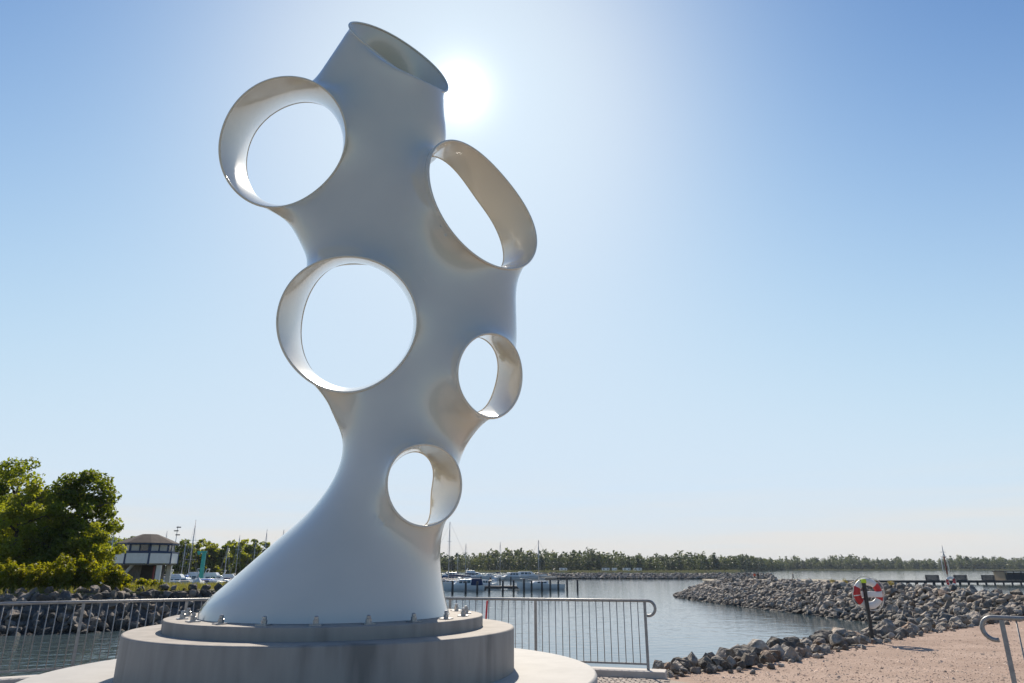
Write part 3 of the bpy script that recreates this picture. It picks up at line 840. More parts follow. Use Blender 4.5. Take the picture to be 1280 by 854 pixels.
def place_stones(root, items, limit=300):
    """items: (x, y, z, size, mesh, rotation); the ones that show largest become single stones, the rest one joined part"""
    items = sorted(items, key=lambda it: -it[3] / math.sqrt(it[0] ** 2 + it[1] ** 2))
    loc = root.location
    for (x, y, z, s, me, rot) in items[:limit]:
        o = link(bpy.data.objects.new('stone', me), root)
        o.location = (x - loc.x, y - loc.y, z - loc.z); o.rotation_euler = rot; o.scale = (s, s, s)
    rest = items[limit:]
    if rest:
        Vs, Fs, tint, base = [], [], [], 0
        rr = random.Random(9)
        for (x, y, z, s, me, rot) in rest:
            if 'tri' not in me:
                bm = bmesh.new(); bm.from_mesh(me); bmesh.ops.triangulate(bm, faces=bm.faces)
                cache[me.name] = (np.array([v.co[:] for v in bm.verts]), np.array([[v.index for v in f.verts] for f in bm.faces])); bm.free(); me['tri'] = 1
            vv, ff = cache[me.name]
            from mathutils import Euler
            R3 = np.array(Euler(rot).to_matrix())
            Vs.append((vv * s) @ R3.T + np.array([x - loc.x, y - loc.y, z - loc.z])); Fs.append(ff + base); base += len(vv)
            tint.append(np.full(len(vv), rr.random()))
        me = mesh_np('stones', np.vstack(Vs), np.vstack(Fs)); me.materials.append(rest[0][4].materials[0])
        a = me.attributes.new('tint', 'FLOAT', 'POINT'); a.data.foreach_set('value', np.concatenate(tint).astype(np.float32))
        o = link(bpy.data.objects.new('stones', me), root); o['kind'] = 'stuff'
cache = {}
def rrot(r): return (r.uniform(0, 6.28), r.uniform(-0.5, 0.5), r.uniform(0, 6.28))
# boulders along the edge of the gravel, down to the water
rng = random.Random(21)
edge = empty('rock_edging', (6, 15, 0)); edge['kind'] = 'structure'
sp_ = [KERB_END + np.array([0.05, 0.25])] + [np.array(s) for s in shore] + [np.array(q) for q in [(21, 28.5), (24, 31.3)]]
items = []
seglen = [np.linalg.norm(b - a) for a, b in zip(sp_[:-1], sp_[1:])]; tot = sum(seglen)
def along(t):
    for (a, b), L in zip(zip(sp_[:-1], sp_[1:]), seglen):
        if t <= L or L is seglen[-1]: return a + (b - a) * (t / L), (b - a) / L
        t -= L
for row, (o_, z_, smin_, smax_, step) in enumerate([(0.10, 0.0, 0.16, 0.42, 0.27), (0.42, 0.03, 0.26, 0.54, 0.33), (0.85, 0.0, 0.32, 0.62, 0.37), (1.35, -0.22, 0.4, 0.75, 0.5), (1.9, -0.62, 0.5, 0.85, 0.62), (2.6, -1.05, 0.5, 0.9, 0.75), (3.3, -1.45, 0.5, 0.9, 0.8)]):
    t = rng.uniform(0, 0.3)
    while t < tot:
        p_, d_ = along(t); nrm = np.array([-d_[1], d_[0]])
        grow = min(1.0, 0.6 + t / 6)
        s = rng.uniform(smin_, smax_) * grow
        q = p_ + nrm * (o_ * (0.55 + 0.45 * min(1, t / 3)) + rng.uniform(-0.12, 0.12))
        me = rng.choice(R_brown) if rng.random() < 0.16 else rng.choice(R_grey)
        items.append((q[0], q[1], z_ + rng.uniform(-0.05, 0.10) * grow + 0.05 * s, s, me, rrot(rng)))
        t += step * grow * rng.uniform(0.8, 1.2)
# small stones spilling onto the gravel
for k in range(70):
    t = rng.uniform(0, tot * 0.8); p_, d_ = along(t); nrm = np.array([-d_[1], d_[0]])
    q = p_ - nrm * abs(rng.gauss(0, 0.18)); s = rng.uniform(0.06, 0.2)
    items.append((q[0], q[1], 0.2 * s, s, rng.choice(R_grey), rrot(rng)))
place_stones(edge, items, 300)
# sloped bed under them
Vb, Qb = [], []
for k in range(61):
    p_, d_ = along(tot * k / 60.0 * 0.999); nrm = np.array([-d_[1], d_[0]])
    for (o_, z_) in ((0.0, -0.03), (0.8, -0.08), (3.6, ZW - 0.15), (5.5, ZW - 0.9)): Vb.append((p_[0] + nrm[0] * o_ - 6, p_[1] + nrm[1] * o_ - 15, z_))
for k in range(60):
    for i in range(3): Qb.append((k * 4 + i, k * 4 + i + 1, k * 4 + i + 5, k * 4 + i + 4))
me = mesh_np('bed', Vb, Qb); me.materials.append(M['rock_dark']); link(bpy.data.objects.new('bed', me), edge)

# breakwater on the right: toe and crest run almost straight away from the camera
bwroot = empty('breakwater', (25, 60, ZW), label='long grey breakwater of piled broken rock beside the harbour basin', cat='breakwater')
prof_y = [29, 33, 38, 44, 52.8, 67.6, 82, 91]
toe_x = [26.0, 23.3, 22.3, 22.0, 20.9, 19.4, 18.7, 20.5]
cr_x = [29.0, 28.0, 26.8, 25.8, 25.0, 24.4, 24.2, 24.4]
cr_z = [0.12, 0.14, 0.18, 0.36, 0.46, 0.46, 0.36, -0.1]
wid = [6, 5.5, 4.5, 3.2, 2.6, 2.6, 2.4, 0.8]
def bw(y): return tuple(np.interp(y, prof_y, a) for a in (toe_x, cr_x, cr_z, wid))
Vb, Qb = [], []
ys = np.linspace(29, 94, 66)
for y in ys:
    tx, cx_, cz, w = bw(y)
    if y > 91: cz = 0.1 - (y - 91) * 0.6; tx, cx_ = tx + (y - 91) * 0.6, cx_
    for (x, z) in ((tx - 1.5, ZW - 0.8), (tx, ZW - 0.12), (cx_, cz - 0.15), (cx_ + w, cz - 0.15), (cx_ + w + 4.5, ZW - 0.12), (cx_ + w + 6, ZW - 0.8)): Vb.append((x - 25, y - 60, z - ZW))
for k in range(len(ys) - 1):
    for i in range(5): Qb.append((k * 6 + i, k * 6 + i + 1, k * 6 + i + 7, k * 6 + i + 6))
me = mesh_np('core', Vb, Qb); me.materials.append(M['rock_dark']); link(bpy.data.objects.new('core', me), bwroot)
# gravel path along its crest
Vb, Qb = [], []
for y in np.linspace(29, 82, 30):
    tx, cx_, cz, w = bw(y)
    for x in (cx_ + 0.7, cx_ + w - 0.6): Vb.append((x - 25, y - 60, cz - 0.11 - ZW))
for k in range(29): Qb.append((k * 2, k * 2 + 1, k * 2 + 3, k * 2 + 2))
me = mesh_np('path', Vb, Qb); me.materials.append(M['gravel']); link(bpy.data.objects.new('path', me), bwroot)
items = []
rng = random.Random(33)
y = 29.5
while y < 93:
    tx, cx_, cz, w = bw(y)
    if y > 91: cz -= (y - 91) * 0.7; tx += (y - 91) * 0.8
    slope = math.hypot(cx_ - tx, cz - ZW); k = max(2, int(slope / 0.31))
    for i in range(k + 3):
        u = (i + rng.uniform(-0.3, 0.3)) / k - 0.03
        s = rng.uniform(0.26, 0.62) if rng.random() < 0.85 else rng.uniform(0.6, 0.85)
        if u <= 1.02: x, z = tx + (cx_ - tx) * u, ZW - 0.05 + (cz - ZW) * u
        else: x, z = cx_ + (u - 1) * slope, cz - 0.08
        items.append((x + rng.uniform(-0.1, 0.1), y + rng.uniform(-0.2, 0.2), z - 0.05 + rng.uniform(-0.06, 0.14), s, rng.choice(R_grey) if rng.random() > 0.12 else rng.choice(R_brown), rrot(rng)))
    for i in range(5):                                  # far side
        u = (i + rng.random()) / 5; x, z = cx_ + w + 4.5 * u - 0.2, cz + (ZW - cz) * u
        items.append((x, y + rng.uniform(-0.3, 0.3), z - 0.02, rng.uniform(0.45, 0.95), rng.choice(R_grey), rrot(rng)))
    y += 0.29
place_stones(bwroot, items, 300)

# bank of dark rock across the inlet on the left, and the land behind it
bank = empty('rock_bank', (-24, 38, ZW), label='bank of dark angular boulders below the shrubs across the inlet', cat='rock bank')
bk = [np.array(q, dtype=float) for q in [(-60, 29.5), (-40, 33.4), (-25.2, 36.5), (-22, 37.9), (-19.6, 40.8), (-16.8, 43.0), (-13.5, 46.5), (-12.3, 52), (-14, 62)]]
bl = [np.linalg.norm(b - a) for a, b in zip(bk[:-1], bk[1:])]
items = []
rng = random.Random(44)
ZB = 0.42
for (a, b), L in zip(zip(bk[:-1], bk[1:]), bl):
    d_ = (b - a) / L; nrm = np.array([-d_[1], d_[0]])
    if a[0] < -50: a = a + d_ * 8; L -= 8
    t = 0.0
    while t < L:
        for i in range(8):
            u = (i + rng.uniform(-0.3, 0.3)) / 6.6
            q = a + d_ * t + nrm * (u * 2.9); s = rng.uniform(0.42, 1.0)
            items.append((q[0] + rng.uniform(-0.1, 0.1), q[1] + rng.uniform(-0.1, 0.1), ZW - 0.08 + (ZB - ZW) * u + rng.uniform(-0.14, 0.06), s, rng.choice(R_dark), rrot(rng)))
        t += 0.62
inner = []
for i, p_ in enumerate(bk):
    d_ = bk[min(i + 1, len(bk) - 1)] - bk[max(i - 1, 0)]; d_ /= np.linalg.norm(d_); inner.append(p_ + np.array([-d_[1], d_[0]]) * 2.6)
for (a, b) in zip(inner[:-1], inner[1:]):                # a row of stones along the top edge
    if b[0] < -45: continue
    L = np.linalg.norm(b - a); t = 0.0
    while t < L:
        q = a + (b - a) * t / L; s = rng.uniform(0.45, 0.95)
        items.append((q[0] + rng.uniform(-0.1, 0.1), q[1] + rng.uniform(-0.35, 0.0), ZB - 0.27 + rng.uniform(-0.08, 0.05), s, rng.choice(R_dark), rrot(rng)))
        t += 0.42
place_stones(bank, items, 300)
Vb, Qb = [], []
for p_, q_ in zip(bk, inner):
    o_ = p_ - (q_ - p_) * 0.4
    for (v_, z_) in ((o_, ZW - 0.7), (p_, ZW - 0.25), (q_, ZB - 0.2), (q_ + (q_ - p_) * 0.2, ZB - 0.05)): Vb.append((v_[0] + 24, v_[1] - 38, z_ - ZW))
for k in range(len(bk) - 1):
    for i in range(3): Qb.append((k * 4 + i, k * 4 + i + 1, k * 4 + i + 5, k * 4 + i + 4))
me = mesh_np('core', Vb, Qb); me.materials.append(M['rock_dark']); link(bpy.data.objects.new('core', me), bank)
gl = [tuple(q) for q in inner] + [(-30, 62.5), (-60, 61), (-160, 60), (-200, 30), (-80, 26)]
sheet('bank_ground', gl, ZB - 0.06, M['earth'], down=ZW - 0.8)
sheet('yard', [(-16.5, 61), (-18, 70), (-26, 82), (-36, 89), (-60, 92), (-160, 94), (-160, 59), (-60, 60), (-30, 61.5)], ZW + 0.85, M['earth'], down=ZW - 0.8)

r = np.random.default_rng(12); N = 9000
px_ = r.uniform(820, 1290, N); py_ = 774 + 86 * r.uniform(0, 1, N) ** 0.8
P = np.array([gp(a, b, 0.0) for a, b in zip(px_, py_)])
sx_ = np.array([q[0] for q in shore] + [24.0]); sy_ = np.array([q[1] for q in shore] + [31.3])
okp = (P[:, 1] < np.interp(P[:, 0], sx_, sy_) + 0.1) & (P[:, 0] > 2.9); P = P[okp]; N = len(P)
sz = r.uniform(0.006, 0.022, N) * np.where(r.uniform(size=N) < 0.04, 2.2, 1)
base = np.array([[1, 0, 0], [0.31, 0.95, 0], [-0.81, 0.59, 0], [-0.81, -0.59, 0], [0.31, -0.95, 0], [0.1, 0.1, 0.75]])
ang_ = r.uniform(0, 6.28, N); ca, sa_ = np.cos(ang_), np.sin(ang_)
bx_ = base[None] * r.uniform(0.7, 1.3, (N, 6, 1)); X = bx_[..., 0] * ca[:, None] - bx_[..., 1] * sa_[:, None]; Y_ = bx_[..., 0] * sa_[:, None] + bx_[..., 1] * ca[:, None]
Vv = np.stack([P[:, :1] + X * sz[:, None], P[:, 1:2] + Y_ * sz[:, None], bx_[..., 2] * sz[:, None] - 0.002], -1).reshape(-1, 3)
tri = np.array([[0, 1, 5], [1, 2, 5], [2, 3, 5], [3, 4, 5], [4, 0, 5]])
me = mesh_np('pebbles', Vv, (tri[None] + 6 * np.arange(N)[:, None, None]).reshape(-1, 3)); me.materials.append(M['pebble'])
a = me.attributes.new('tint', 'FLOAT', 'POINT'); a.data.foreach_set('value', np.repeat(r.uniform(0, 1, N), 6).astype(np.float32))
tag(link(bpy.data.objects.new('pebbles', me), bpy.data.objects['ground']), kind='stuff')

# ------------------------------------------------------------------ foliage
def leaf_cloud(centres, radii, n, size, seed, flat=0.8, tint=None):
    """n leaf faces gathered round the centres; returns vertices, quads, tint per vertex"""
    r = np.random.default_rng(seed)
    centres = np.asarray(centres, dtype=float); radii = np.asarray(radii, dtype=float)
    pk = radii ** 2 / (radii ** 2).sum(); idx = r.choice(len(centres), n, p=pk)
    d = r.normal(size=(n, 3)); d /= np.linalg.norm(d, axis=1, keepdims=True)
    rr = radii[idx] * r.uniform(0.25, 1.0, n) ** 0.6
    pos = centres[idx] + d * rr[:, None] * np.array([1, 1, flat])
    nrm = r.normal(size=(n, 3)) + d * 0.6 + np.array([0, 0, 0.5]); nrm /= np.linalg.norm(nrm, axis=1, keepdims=True)
    t1 = np.cross(nrm, r.normal(size=(n, 3))); t1 /= np.linalg.norm(t1, axis=1, keepdims=True); t2 = np.cross(nrm, t1)
    s = size * r.uniform(0.6, 1.35, n)[:, None]
    Vv = np.stack([pos - t1 * s * 0.62, pos - t2 * s * 0.36 + nrm * s * 0.12, pos + t1 * s * 0.62, pos + t2 * s * 0.36 + nrm * s * 0.12], 1).reshape(-1, 3)
    Qq = np.arange(4 * n).reshape(n, 4)
    base = r.uniform(0, 1, len(centres))[idx] * 0.55 + r.uniform(0, 0.45, n)
    return Vv, Qq, np.repeat(base, 4)
def leaf_object(name, Vv, Qq, tn, m, parent):
    me = mesh_np(name, Vv, Qq); me.materials.append(m)
    a = me.attributes.new('tint', 'FLOAT', 'POINT'); a.data.foreach_set('value', np.asarray(tn, dtype=np.float32))
    return link(bpy.data.objects.new(name, me), parent)
def make_tree(loc, H, W, label, leafm, seed, group, n=6000, leaf=0.2, crown0=0.25, lean=0.0, cat='tree', limbs=9, name='leafy_tree'):
    r = random.Random(seed)
    root = empty(name, loc, 0, label, cat, group)
    t = MB()
    tr = 0.028 * H
    tp = [(0, 0, -0.3)] + [(lean * H * k * k + r.uniform(-0.02, 0.02) * H, r.uniform(-0.02, 0.02) * H, H * 0.8 * k) for k in (0.15, 0.3, 0.5, 0.75, 1.0)]
    t.tube(tp, [tr * 1.25, tr, tr * 0.85, tr * 0.6, tr * 0.35, tr * 0.12], 8)
    tips, rads = [], []
    for i in range(limbs):
        k = crown0 + (0.92 - crown0) * (i + r.random() * 0.7) / limbs
        z = 0.8 * H * k; p0 = Vector((lean * H * k * k, 0, z))
        an = i * 2.4 + r.uniform(-0.4, 0.4)
        reach = 0.5 * W * math.sin(math.pi * min(0.97, 0.20 + 0.78 * (k - crown0) / (1 - crown0))) ** 0.6 * r.uniform(0.75, 1.05)
        end = p0 + Vector((math.cos(an) * reach, math.sin(an) * reach, reach * r.uniform(0.25, 0.75)))
        mid = p0.lerp(end, 0.5) + Vector((0, 0, reach * 0.08))
        t.tube([p0, mid, end], [tr * 0.42, tr * 0.26, tr * 0.08], 6)
        for j in range(6):
            q = p0.lerp(end, 0.35 + 0.65 * (j + r.random()) / 6) + Vector((r.gauss(0, 1), r.gauss(0, 1), r.gauss(0, 0.8))) * 0.085 * W
            if j % 2 == 0: t.tube([p0.lerp(end, 0.3 + 0.1 * j), q], [tr * 0.13, tr * 0.04], 4)
            tips.append(q); rads.append(W * r.uniform(0.085, 0.15))
    for j in range(6):
        tips.append(Vector((lean * H + r.gauss(0, 0.10) * W, r.gauss(0, 0.10) * W, H * r.uniform(0.80, 0.95)))); rads.append(W * r.uniform(0.07, 0.11))
    t.build('trunk', M['bark'], root)
    Vv, Qq, tn = leaf_cloud([tuple(q) for q in tips], rads, n, leaf, seed)
    leaf_object('crown', Vv, Qq, tn, leafm, root)
    return root
def make_shrub(loc, H, W, label, leafm, seed, group, n=5200, leaf=0.12):
    r = random.Random(seed); root = empty('shrub', loc, 0, label, 'shrub', group)
    t = MB(); tips, rads = [], []
    for i in range(13):
        an = r.uniform(0, 6.28); rr = 0.46 * W * math.sqrt(r.random())
        q = Vector((math.cos(an) * rr, math.sin(an) * rr * 0.7, H * r.uniform(0.55, 0.9) * (1 - 0.35 * (2 * rr / W) ** 2)))
        t.tube([(q.x * 0.2, q.y * 0.2, -0.1), (q.x * 0.6, q.y * 0.6, q.z * 0.5), tuple(q)], [0.04, 0.025, 0.008], 5)
        for k in (0.35, 0.65, 1.0):
            tips.append((q.x * (0.5 + 0.5 * k), q.y * (0.5 + 0.5 * k), q.z * k)); rads.append(r.uniform(0.12, 0.2) * max(H, W * 0.6))
    t.build('stems', M['bark'], root)
    Vv, Qq, tn = leaf_cloud(tips, rads, n, leaf, seed, 0.75)
    # upright shoots breaking the outline
    sh = np.random.default_rng(seed + 1); c2, r2 = [], []
    for i in range(16):
        q = tips[sh.integers(len(tips))]
        for k in range(4): c2.append((q[0] + sh.normal(0, 0.04), q[1], q[2] + H * (0.08 + 0.07 * k))); r2.append(0.10)
    V2, Q2, t2 = leaf_cloud(c2, r2, n // 6, leaf, seed + 2, 1.2)
    leaf_object('foliage', np.vstack([Vv, V2]), np.vstack([Qq, Q2 + len(Vv)]), np.r_[tn, np.minimum(1, t2 + 0.3)], leafm, root)
    return root
G0 = ZB - 0.06
def on_bank(px, Y): q = at(px, 730, Y); return (q[0], Y, G0)
def height(py, Y, z0): return at(640, py, Y)[2] - z0
T_GROUP = 'broadleaf trees on the left bank'
def wpx(w, Y): return w / F * Y * 1.02
make_tree(on_bank(80, 50), height(583, 50, G0), wpx(100, 50), 'tall dark green broadleaf tree with open airy crown beside the harbour tower', M['leaf_maple'], 11, T_GROUP, 15000, 0.23, 0.12, 0.02, limbs=18)
make_tree(on_bank(-6, 53), height(571, 53, G0), wpx(130, 53), 'tall dark broadleaf tree standing behind the pale feathery tree', M['leaf_maple'], 12, T_GROUP, 12000, 0.23, 0.15, limbs=11)
make_tree(on_bank(10, 46.5), height(592, 46.5, G0), wpx(88, 46.5), 'pale green feathery tree in front of the tall dark trees', M['leaf_birch'], 13, T_GROUP, 13000, 0.16, 0.10, limbs=12)
make_tree(on_bank(102, 47), height(652, 47, G0), wpx(58, 47), 'low bright green bushy tree at the foot of the tall airy tree', M['leaf_birch'], 14, T_GROUP, 6000, 0.16, 0.10)
make_tree(on_bank(60, 47), height(662, 47, G0), wpx(70, 47), 'small shaded bushy tree between the feathery tree and the airy tree', M['leaf_maple'], 15, T_GROUP, 5000, 0.17, 0.10)
S_GROUP = 'shrubs along the top of the rock bank'
for i, (px, Y, top, w, lb) in enumerate([
        (-8, 41.5, 694, 60, 'dense green shrub at the foot of the pale feathery tree'),
        (30, 41.2, 697, 56, 'dense green shrub on the rock bank below the tall dark tree'),
        (66, 41.6, 689, 58, 'tall yellow-green shrub with upright shoots on the rock bank'),
        (98, 42.0, 694, 56, 'broad leafy shrub on the rock bank in front of the bright bushy tree'),
        (132, 43.0, 701, 52, 'rounded leafy shrub near the harbour tower'),
        (150, 44.5, 708, 26, 'small leafy shrub touching the corner of the harbour tower')]):
    make_shrub(on_bank(px, Y), height(top, Y, G0) * 0.93, wpx(w, Y), lb, M['leaf_shrub'], 60 + i, S_GROUP)
for i, (px, Y, top, w, lb) in enumerate([
        (186, 46.5, 723, 34, 'low spreading yellow-green bush in the grass before the harbour tower'),
        (165, 44.5, 730, 24, 'very low tuft of green leaves at the edge of the rock bank')]):
    make_shrub(on_bank(px, Y), height(top, Y, G0) * 0.9, wpx(w, Y), lb, M['leaf_shrub'], 80 + i, S_GROUP, 1500, 0.12)
# grass on the bank: blades, one object
r = np.random.default_rng(3)
N = 32000
gx_ = r.uniform(-36, -13.5, N); gy_ = r.uniform(38.5, 62, N)
ex = np.array([q[0] for q in inner]); ey = np.array([q[1] for q in inner])
o_ = np.argsort(ex); front = np.interp(gx_, ex[o_][:-2], ey[o_][:-2])
ok = (gy_ > front + 0.15) & (gy_ < front + 16) & (np.sin(gx_ * 1.7) + np.sin(gy_ * 0.9 + gx_ * 0.6) + r.normal(0, 0.8, N) > -0.9)
gx_, gy_ = gx_[ok], gy_[ok]; N = len(gx_)
h = r.uniform(0.10, 0.42, N); an = r.uniform(0, np.pi, N); w_ = 0.03; lx, ly = r.normal(0, 0.12, N), r.normal(0, 0.12, N)
b0 = np.stack([gx_ - np.cos(an) * w_, gy_ - np.sin(an) * w_, np.full(N, G0 - 0.02)], -1); b1_ = np.stack([gx_ + np.cos(an) * w_, gy_ + np.sin(an) * w_, np.full(N, G0 - 0.02)], -1)
tp_ = np.stack([gx_ + lx, gy_ + ly, G0 + h], -1)
Vv = np.stack([b0, b1_, tp_], 1).reshape(-1, 3)
me = mesh_np('grass', Vv, np.arange(3 * N).reshape(N, 3)); me.materials.append(M['grass'])
a = me.attributes.new('tint', 'FLOAT', 'POINT'); a.data.foreach_set('value', np.repeat(r.uniform(0, 1, N), 3).astype(np.float32))
tag(link(bpy.data.objects.new('grass', me)), 'rough green and straw coloured grass on top of the rock bank', 'grass', kind='stuff')
# weeds on the breakwater crest
for i, px in enumerate((1012, 1030, 1041, 1052, 1058)):
    Y = 58 - i * 2.0; q = at(px, 722, Y); tx, cx_, cz, w = bw(Y)
    root = empty('weed', (cx_ + 0.9, Y, cz - 0.05), 0, 'tuft of dry yellowish weed growing on the crest of the breakwater', 'weed', 'dry weeds on the breakwater crest')
    c2 = [(0.12 * math.cos(k * 2.4), 0.12 * math.sin(k * 2.4), 0.14 + 0.035 * (k % 7)) for k in range(12)]
    Vv, Qq, tn = leaf_cloud(c2, [0.12] * 12, 160, 0.07, 90 + i, 1.3)
    leaf_object('foliage', Vv, Qq, np.minimum(1, tn + 0.5), M['grass'], root)

# ------------------------------------------------------------------ far shores and woods
def forest(name, label, rows, seed, leafm, per=150, parent=None):
    """rows: list of (x0, y0, x1, y1, spacing, height) lines of trees joined into one wood"""
    r = np.random.default_rng(seed); Vs, Qs, Ts, base = [], [], [], 0
    for (x0, y0, x1, y1, sp, hh) in rows:
        L = math.hypot(x1 - x0, y1 - y0); k = int(L / sp)
        for i in range(k):
            t = (i + r.uniform(-0.4, 0.4)) / k; x = x0 + (x1 - x0) * t; y = y0 + (y1 - y0) * t + r.normal(0, sp * 0.4)
            h_ = hh * r.uniform(0.80, 1.08) * (1 + 0.09 * math.sin(x * 0.031 + seed) + 0.07 * math.sin(x * 0.083 + 2)); conif = r.random() < 0.3
            w = h_ * (0.42 if conif else 0.62)
            m_ = 7
            zs = np.linspace(0.22 if conif else 0.12, 0.93, m_)
            cs = [(x + r.normal(0, 0.10) * w, y + r.normal(0, 0.10) * w, ZW + h_ * z) for z in zs]
            rs = [w * (0.75 * (1.10 - z) if conif else 0.62 * math.sin(math.pi * min(0.92, 0.25 + z * 0.72))) + 0.3 for z in zs]
            Vv, Qq, tn = leaf_cloud(cs, rs, per, h_ * 0.12, int(r.integers(1 << 30)), 1.0)
            tn = tn * 0.45 + (0.0 if conif else 0.35) * r.uniform(0.3, 1.4)
            # trunk
            tw = h_ * 0.012
            T = np.array([[x - tw, y, ZW], [x + tw, y, ZW], [x + tw * 0.5, y, ZW + h_ * 0.8], [x - tw * 0.5, y, ZW + h_ * 0.8], [x, y - tw, ZW], [x, y + tw, ZW], [x, y + tw * 0.5, ZW + h_ * 0.8], [x, y - tw * 0.5, ZW + h_ * 0.8]])
            Vs += [Vv, T]; Qs += [Qq + base, np.arange(8).reshape(2, 4) + base + len(Vv)]; Ts += [tn, np.zeros(8)]; base += len(Vv) + 8
    me = mesh_np(name, np.vstack(Vs), np.vstack(Qs)); me.materials.append(leafm)
    a = me.attributes.new('tint', 'FLOAT', 'POINT'); a.data.foreach_set('value', np.clip(np.concatenate(Ts), 0, 1).astype(np.float32))
    return tag(link(bpy.data.objects.new(name, me)), label, 'wood', kind='stuff')
sheet('far_shore', [(-300, 500), (-60, 498), (120, 505), (170, 560), (230, 700), (330, 880), (700, 900), (1300, 880), (2600, 1400), (2600, 2600), (-1200, 2600), (-1200, 700), (-500, 560)], ZW + 0.35, M['shore_grass'], down=ZW - 0.5)
forest('far_wood', 'long belt of mixed trees along the far shore of the bay', [
    (-110, 545, 150, 555, 6.0, 13.0), (-110, 560, 175, 590, 5.5, 15.0), (-110, 580, 190, 640, 6.0, 16.5),
    (165, 600, 340, 905, 6.5, 11.5), (180, 610, 360, 930, 6.5, 12.5),
    (330, 905, 900, 930, 6.5, 13), (330, 930, 950, 960, 7, 15), (330, 960, 1000, 1000, 8, 16.5), (-110, 565, 150, 572, 5.0, 11.0), (330, 918, 950, 944, 5.5, 12.0), (165, 590, 335, 895, 5.5, 9)], 7, M['leaf_far'], 300)
# reeds along the far waterline
r = np.random.default_rng(8); N = 5000
rx = np.r_[r.uniform(230, 1050, N // 2), r.uniform(-70, 240, N // 2)]
ry = np.interp(rx, [-70, 120, 170, 230, 330, 700, 1300], [497, 503, 556, 694, 872, 893, 873]) + r.uniform(0, 14, N)
hh_ = r.uniform(0.7, 1.8, N)
Vv = np.stack([np.stack([rx - 0.5, ry, np.full(N, ZW)], -1), np.stack([rx + 0.5, ry, np.full(N, ZW)], -1), np.stack([rx + r.normal(0, 0.3, N), ry, ZW + hh_], -1)], 1).reshape(-1, 3)
me = mesh_np('reeds', Vv, np.arange(3 * N).reshape(N, 3)); me.materials.append(M['reed'])
a = me.attributes.new('tint', 'FLOAT', 'POINT'); a.data.foreach_set('value', np.repeat(r.uniform(0.1, 0.7, N), 3).astype(np.float32))
tag(link(bpy.data.objects.new('reeds', me)), 'strip of light green reeds along the far waterline', 'reeds', kind='stuff')
# wooded shore behind the left marina
sheet('marina_shore', [(-400, 168), (-62, 176), (-40, 186), (-34, 200), (-40, 260), (-120, 300), (-400, 280)], ZW + 0.5, M['shore_grass'], down=ZW - 0.5)
MG = 'trees on the shore behind the marina'
rng = random.Random(77)
marina_trees = [(128,664,46,'dark','dark green tree rising beside the tall leaning mast left of the tower'),(150,668,40,'dark','rounded dark tree behind the tower roof'),(168,672,34,'pale','lighter green tree touching the tower roof'),
    (200,676,36,'dark','dark tree hidden mostly behind the harbour tower'),(228,673,34,'dark','green tree just beside the tower behind the tallest mast'),(246,672,34,'pale','yellow-green tree behind the teal boat hoist'),
    (262,678,30,'pale','low yellow-green tree beside the teal boat hoist'),(280,677,32,'dark','dark spreading tree behind the marina masts'),(297,674,30,'pale','pale green tree behind the marina masts'),
    (314,673,34,'dark','dark tree near the flared foot of the sculpture'),(331,677,30,'pale','pale tree at the edge of the flared foot of the sculpture'),(350,678,32,'dark','dark tree half hidden by the flared foot of the sculpture')]
for i, (px, top, w, k, lb) in enumerate(marina_trees):
    Y = 196 + rng.uniform(-5, 12); q = at(px, 712, Y)
    make_tree((q[0], Y, ZW + 0.5), height(top, Y, ZW + 0.5), wpx(w, Y), lb, M['leaf_maple'] if k == 'dark' else M['leaf_birch'], 200 + i, MG, 1500, 0.75, 0.05, limbs=8)
make_shore_shrubs = [(205, 'low'), ]
forest('marina_wood', 'mass of green trees closing the view behind the marina', [(-150, 222, -50, 226, 4.2, 8.5), (-150, 212, -52, 214, 4.0, 6.5), (-160, 240, -45, 246, 4.5, 10)], 17, M['leaf_far'], 160)
# far low breakwater closing the basin
fb = empty('far_breakwater', (30, 222, ZW), label='low straight breakwater of grey stone far across the basin', cat='breakwater')
Vb, Qb = [], []
xs = np.linspace(8, 78, 141); rr_ = np.random.default_rng(4)
for x in xs:
    for (dy, z) in ((-5.5, -0.5), (-3.4, 0.5), (-1.4, 1.35), (1.4, 1.4), (5.5, -0.5)):
        Vb.append((x - 30, dy + (x - 8) * -0.06 + rr_.normal(0, 0.15), z + rr_.normal(0, 0.10)))
for k in range(len(xs) - 1):
    for i in range(4): Qb.append((k * 5 + i, (k + 1) * 5 + i, (k + 1) * 5 + i + 1, k * 5 + i + 1))
me = mesh_np('core', Vb, Qb); me.materials.append(M['rock']); link(bpy.data.objects.new('core', me), fb)
items = []; rng = random.Random(14)
for k in range(1500):
    x = rng.uniform(8, 78); u = rng.random(); items.append((x, 222 - 5.2 + 4.2 * u - (x - 8) * 0.06, ZW + 1.5 * u - 0.05, rng.uniform(0.6, 1.15), rng.choice(R_grey), rrot(rng)))
place_stones(fb, items, 0)
sheet('beach', [(48, 140), (74, 143), (77, 150), (78, 185), (50, 190), (44, 160)], ZW + 0.35, M['sand'], down=ZW - 0.4)

